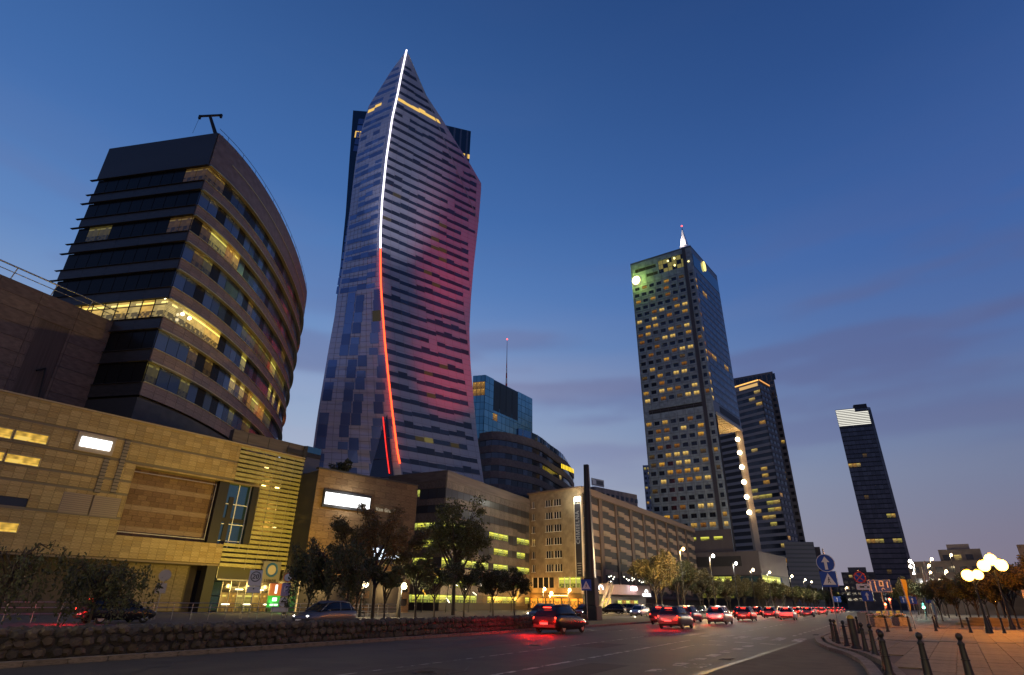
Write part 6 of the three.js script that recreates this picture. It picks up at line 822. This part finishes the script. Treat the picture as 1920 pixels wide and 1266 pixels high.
// ---------------------------------------------------------------- tall dark mast on the median
{
  const T = thing('dark_mast', 'tall dark tapering mast with a square foot on the median', 'mast', AZ(7.62, 63.8).setY(0.08)); T.rotation.y = STREET; mesh(T, 'foot', rbox(1.5, 1.3, 1.5, 0.08, 0, 0.65, 0), M.black); const g = new THREE.CylinderGeometry(0.33 * 1.0, 0.62, 14.2, 4); g.rotateY(Math.PI / 4); g.translate(0, 1.3 + 7.1, 0); mesh(T, 'shaft', g, M.iron); mesh(T, 'sleeve', rbox(1.15, 2.6, 1.15, 0.06, 0, 2.6, 0), M.black);
  // lattice mast and cables at the right
  const L = thing('cable_mast', 'slanting pale mast with a fan of stay cables beyond the plaza', 'mast', Pd(1752, 1150, 112).setY(0.1)); const tp = Pd(1733, 1052, 112).sub(L.position); mesh(L, 'shaft', bar(V(0, 0, 0), tp, 0.22, 8, 0.12), std(0.4, 0.34, 0.28, 0.5)); mesh(L, 'second_shaft', bar(V(-0.4, 0, 0.5), Pd(1729, 1064, 112).sub(L.position), 0.2, 8, 0.1), std(0.4, 0.34, 0.28, 0.5)); for (let i = 0; i < 9; i++) mesh(L, 'stay_cable', bar(tp.clone().multiplyScalar(0.95 - i * 0.06), V(-2.4 + i * 0.42, 0.2, 0.6), 0.035, 4), std(0.35, 0.3, 0.24, 0.5)); mesh(L, 'small_plate', rbox(0.8, 0.8, 0.1, 0.03, -0.7, 2.6, 0.4), SB);
  const Fg = thing('yellow_flag', 'long yellow pennant flag on a slim leaning pole', 'flag', Pd(1712, 1160, 58).setY(0.1)); const ft = Pd(1688, 1086, 58).sub(Fg.position); mesh(Fg, 'pole', bar(V(0, 0, 0), ft, 0.04, 6), SGrey); { const n = 10, pos = [], idx = []; for (let i = 0; i <= n; i++) { const f = i / n, a = ft.clone().multiplyScalar(1 - f * 0.62), w = 0.42 * (1 - f * 0.8); pos.push(a.x, a.y, a.z, a.x + w, a.y - 0.05, a.z + Math.sin(f * 9) * 0.06, a.x, a.y, a.z - 0.015, a.x + w, a.y - 0.05, a.z + Math.sin(f * 9) * 0.06 - 0.015); } for (let i = 0; i < n; i++) { const k = i * 4; idx.push(k, k + 4, k + 1, k + 1, k + 4, k + 5, k + 2, k + 3, k + 6, k + 3, k + 7, k + 6, k + 1, k + 5, k + 3, k + 3, k + 5, k + 7); } const g2 = new THREE.BufferGeometry(); g2.setAttribute('position', new THREE.Float32BufferAttribute(pos, 3)); g2.setIndex(idx); const q = g2.toNonIndexed(); q.computeVertexNormals(); mesh(Fg, 'pennant', q, std(0.5, 0.33, 0.02, 0.7)); }
  // traffic signal posts far down the street
  [[1669, 1128, 118, [1, 0.1, 0.04], 'red traffic signal over the far carriageway'], [1661, 1137, 120, [1, 0.16, 0.05], 'red traffic signal low beside the far barrier'], [1731, 1135, 108, [0.25, 1, 0.75], 'green traffic signal by the far crossing']].forEach(([x, y, d, c, l]) => { const p = Pd(x, y, d), T2 = thing('traffic_signal', l, 'traffic light', p.clone().setY(0.1)); faceCam(T2); mesh(T2, 'pole', cyl(0.06, 0.05, p.y + 0.5, 0, 0, -0.2, 8), SGrey); mesh(T2, 'housing', rbox(0.36, 1.0, 0.26, 0.05, 0, p.y - 0.1, -0.05), M.black); for (let i = 0; i < 3; i++) mesh(T2, 'signal_lens', new THREE.SphereGeometry(0.16, 12, 8).scale(1, 1, 0.5), i === (c[0] > 0.5 ? 0 : 2) ? glow(...c, 25) : std(0.02, 0.02, 0.02, 0.3), 0, p.y + 0.2 - i * 0.3, 0.09); point(T2, C(...c).getHex(), 14, V(0, p.y - 0.1, 0.5), 5); });
}
// ---------------------------------------------------------------- angular light bars before the banded office
{
  const W = new Wall(AZ(-9, 92), AZ(2.4, 104)), T = thing('light_sculpture', 'angular frame of glowing white and amber light bars behind the trees', 'light sculpture', W.at(0, 0)); const z5 = (x, y) => { const q = W.px(780 + x * 0.1198, 1040 + y * 0.1198); return W.at(q[0], q[1], 0).sub(T.position); };
  const wh = glow(1, 0.92, 0.72, 3), am = glow(1, 0.52, 0.05, 1.1); for (const [m, a, b, c, d, r] of [[am, 250, 240, 440, 225, 0.06], [am, 250, 240, 330, 340, 0.09], [am, 330, 340, 440, 385, 0.07], [wh, 540, 245, 470, 395, 0.1], [am, 600, 265, 560, 365, 0.05], [wh, 440, 400, 390, 380, 0.07], [wh, 830, 315, 875, 435, 0.09], [am, 830, 312, 1160, 375, 0.05], [wh, 985, 340, 1020, 490, 0.08], [wh, 590, 460, 650, 488, 0.06], [wh, 740, 525, 795, 550, 0.05], [wh, 890, 590, 945, 635, 0.06], [wh, 475, 680, 520, 755, 0.09], [am, 1470, 520, 1540, 465, 0.1], [am, 1600, 580, 1580, 700, 0.12], [am, 1735, 500, 1795, 545, 0.1], [am, 100, 545, 150, 640, 0.12], [am, 440, 225, 600, 262, 0.04]]) mesh(T, 'light_bar', bar(z5(a, b), z5(c, d), r, 6), m);
  const fr = []; for (const u of [2, 6, 10, 14, 18]) mesh(T, 'support_post', bar(W.at(u, 0, 0.1).sub(T.position), W.at(u + 0.6, 6.5, 0.1).sub(T.position), 0.07, 6), M.iron); mesh(T, 'support_beam', bar(W.at(1, 6.4, 0.2).sub(T.position), W.at(19, 6.2, 0.2).sub(T.position), 0.07, 6), M.iron); point(T, 0xffc070, 60, W.at(8, 5, 1).sub(T.position), 20);
}
// ---------------------------------------------------------------- cars
{
  const tyreM = std(0.012, 0.012, 0.012, 0.9), rimM = std(0.35, 0.35, 0.36, 0.35, 0.8), cg = std(0.015, 0.018, 0.022, 0.08, 0.4), trim = std(0.02, 0.02, 0.02, 0.6), plateM = std(0.7, 0.7, 0.66, 0.5);
  const tyre = new THREE.TorusGeometry(0.235, 0.095, 8, 20), rim = cylZ(0.2, 0.16, 16), red = glow(1, 0.035, 0.015, 9), redOff = std(0.25, 0.01, 0.01, 0.25), headOn = glow(1, 0.95, 0.85, 20), headOff = std(0.5, 0.5, 0.52, 0.15, 0.3);
  // body: lofted sections along x (rear at -, front at +): half widths at sill, belt; heights
  function loft(st) { // [x, yBottom, yBelt, yTop, wBottom, wBelt, wTop]
    const pos = [], idx = [], n = 12; st.forEach(([x, y0, yb, yt, w0, wb, wt]) => { const half = [[0, y0], [w0 * 0.85, y0], [w0, y0 + 0.1], [wb, (y0 + yb) / 2 + 0.05], [wb * 0.99, yb], [wt, yt - 0.03], [wt * 0.9, yt], [0, yt + 0.015]]; const ring = [...half, ...half.slice(1, -1).reverse().map(([z, y]) => [-z, y])]; ring.forEach(([z, y]) => pos.push(x, y, z)); });
    const m = 14; for (let i = 0; i < st.length - 1; i++) for (let k = 0; k < m; k++) { const a = i * m + k, b = i * m + (k + 1) % m; idx.push(a, a + m, b, b, a + m, b + m); } for (const [o, f] of [[0, 1], [(st.length - 1) * m, 0]]) for (let k = 1; k < m - 1; k++) f ? idx.push(o, o + k, o + k + 1) : idx.push(o, o + k + 1, o + k);
    const g = new THREE.BufferGeometry(); g.setAttribute('position', new THREE.Float32BufferAttribute(pos, 3)); g.setAttribute('uv', new THREE.Float32BufferAttribute(new Float32Array(pos.length / 3 * 2), 2)); g.setIndex(idx); g.computeVertexNormals(); return g;
  }
  const bodyG = loft([[-2.12, 0.42, 0.72, 0.86, 0.6, 0.7, 0.62], [-2.05, 0.3, 0.78, 0.95, 0.74, 0.82, 0.72], [-1.6, 0.22, 0.84, 0.99, 0.84, 0.88, 0.76], [-0.6, 0.2, 0.86, 0.98, 0.86, 0.89, 0.78], [0.5, 0.2, 0.85, 0.96, 0.86, 0.89, 0.78], [1.1, 0.2, 0.8, 0.9, 0.86, 0.88, 0.74], [1.75, 0.24, 0.7, 0.8, 0.82, 0.84, 0.68], [2.08, 0.34, 0.6, 0.68, 0.7, 0.74, 0.56], [2.16, 0.42, 0.54, 0.6, 0.56, 0.6, 0.46]]);
  const cabG = loft([[-1.98, 0.9, 0.98, 1.02, 0.7, 0.72, 0.64], [-1.55, 0.9, 1.12, 1.4, 0.75, 0.73, 0.58], [-0.9, 0.9, 1.12, 1.47, 0.77, 0.75, 0.6], [0.0, 0.9, 1.12, 1.46, 0.77, 0.75, 0.6], [0.45, 0.9, 1.1, 1.34, 0.77, 0.74, 0.58], [1.15, 0.86, 0.92, 0.94, 0.74, 0.7, 0.62]]);
  const roofG = loft([[-1.5, 1.385, 1.4, 1.425, 0.5, 0.56, 0.5], [-0.9, 1.45, 1.465, 1.495, 0.55, 0.61, 0.54], [0.0, 1.44, 1.455, 1.485, 0.55, 0.61, 0.54], [0.4, 1.35, 1.36, 1.385, 0.5, 0.58, 0.5]]);
  function car(label, pos, ry, paint, { tail = 0, head = 0, group = null, lit = 0 } = {}) {
    const T = thing('car', label, 'car', pos, group); T.rotation.y = ry;
    mesh(T, 'body', bodyG, paint); mesh(T, 'cabin_glass', cabG, cg); mesh(T, 'roof', roofG, paint);
    for (const z of [-1, 1]) { for (const [a, b] of [[V(-0.55, 0.95, 0.775 * z), V(-0.6, 1.45, 0.6 * z)], [V(-1.55, 0.97, 0.77 * z), V(-1.5, 1.4, 0.57 * z)], [V(1.1, 0.93, 0.72 * z), V(0.4, 1.37, 0.57 * z)]]) mesh(T, 'pillar', bar(a, b, 0.035, 5), paint);
      mesh(T, 'headlight', rbox(0.14, 0.13, 0.3, 0.05, 2.02, 0.62, 0.52 * z), head ? headOn : headOff); mesh(T, 'taillight', rbox(0.12, 0.17, 0.3, 0.05, -2.05, 0.8, 0.58 * z), tail ? red : redOff); mesh(T, 'mirror', rbox(0.12, 0.12, 0.2, 0.04, 0.62, 0.98, 0.95 * z), paint);
      for (const x of [-1.28, 1.32]) { const w = mesh(T, 'wheel', tyre, tyreM, x, 0.33, 0.76 * z); mesh(w, 'rim', rim, rimM); } mesh(T, 'door_handle', rbox(0.16, 0.03, 0.03, 0.01, -0.35, 0.82, 0.9 * z), trim); }
    mesh(T, 'rear_bumper', rbox(0.12, 0.2, 1.4, 0.05, -2.1, 0.42, 0), trim); mesh(T, 'front_grille', rbox(0.06, 0.16, 0.9, 0.03, 2.13, 0.46, 0), trim); mesh(T, 'number_plate', box(0.02, 0.11, 0.5, -2.17, 0.55, 0), plateM); mesh(T, 'number_plate', box(0.02, 0.11, 0.5, 2.2, 0.42, 0), plateM);
    if (tail) { mesh(T, 'brake_light', rbox(0.04, 0.04, 0.5, 0.01, -1.72, 1.36, 0), red); for (const z of [-0.58, 0.58]) point(T, 0xff1608, (lit || 5) * 0.8, V(-3.1, 0.62, z), 4); }
    if (head) { const p = pos.clone().add(V(Math.cos(ry), 0, -Math.sin(ry)).multiplyScalar(2.35)).setY(0.65), q = p.clone().add(V(Math.cos(ry), 0, -Math.sin(ry)).multiplyScalar(14)).setY(0); spot(scene, 0xfff2dd, head, p, q, 0.5, 0.7, 5); }
    return T;
  }
  const P = { silver: std(0.45, 0.46, 0.48, 0.3, 0.6), black: std(0.015, 0.015, 0.018, 0.25, 0.3), grey: std(0.12, 0.12, 0.13, 0.3, 0.5), red: std(0.25, 0.02, 0.02, 0.3, 0.2), blue: std(0.03, 0.05, 0.12, 0.3, 0.3), white: std(0.65, 0.65, 0.64, 0.35, 0.1) };
  const fw = STREET, bk = STREET + Math.PI, g1 = 'traffic queue on the near carriageway';
  car('dark car with glowing red tail lights beside the rubble wall', S(34, 16.2), fw, P.black, { tail: 1, head: 30, lit: 16 });
  car('grey car with red tail lights level with the dark mast', S(47, 12.9), fw, P.grey, { tail: 1, head: 30, lit: 9 });
  const cols = ['black', 'silver', 'blue', 'grey', 'red', 'white', 'black', 'grey'];
  [[55, 16.2], [62, 12.9], [66, 16.4], [78, 13.0], [80, 16.3], [88, 9.6], [94, 16.4], [97, 12.9], [108, 16.2], [112, 12.8], [118, 9.6], [124, 16.4], [130, 12.9], [140, 16.2], [146, 12.9], [152, 9.7], [158, 16.3], [166, 12.8], [176, 16.2], [184, 12.9], [196, 9.6], [200, 16.3], [212, 12.9], [228, 9.8], [240, 13], [256, 16], [270, 10]].forEach(([s, t], i) => car(`${cols[i % 8]} car with red tail lights in the queue heading toward the hotel`, S(s + rr(-1, 1), t + rr(-0.2, 0.2)), fw, P[cols[i % 8]], { tail: 1, group: g1, lit: s < 130 ? 6 : 9, head: i % 4 === 0 ? 20 : 0 }));
  car('silver car with bright white headlights coming round the mast', S(88, 29.4), bk + 0.06, P.silver, { head: 60 }); const g2 = 'oncoming cars behind the median'; [[56, 28.6], [74, 31.8], [112, 28.8], [136, 31.6], [30, 31.4]].forEach(([s, t], i) => car(`oncoming ${cols[(i + 3) % 8]} car with white headlights beyond the median`, S(s, t), bk, P[cols[(i + 3) % 8]], { head: 30, group: g2 }));
  const g3 = 'cars parked before the apartment shops'; [[97, 36.8], [103, 36.8], [109, 36.8], [115, 36.8], [121, 36.8]].forEach(([s, t], i) => car(`${['black', 'grey', 'blue', 'black', 'grey'][i]} car parked on the pavement before the apartment shops`, S(s, t, 0.1), fw + Math.PI / 2 * (i % 2 ? 1 : 1), P[['black', 'grey', 'blue', 'black', 'grey'][i]], { group: g3 }));
  const g4 = 'cars waiting on the shopping centre service lane'; [[3, 41, 1], [12, 41, 1], [22, 41.2, 0]].forEach(([s, t, f]) => car('car waiting with red tail lights on the shopping centre service lane', S(s, t, 0.1), fw, P[f ? 'grey' : 'black'], { tail: 1, group: g4 }));
}
renderer.render(scene, camera);
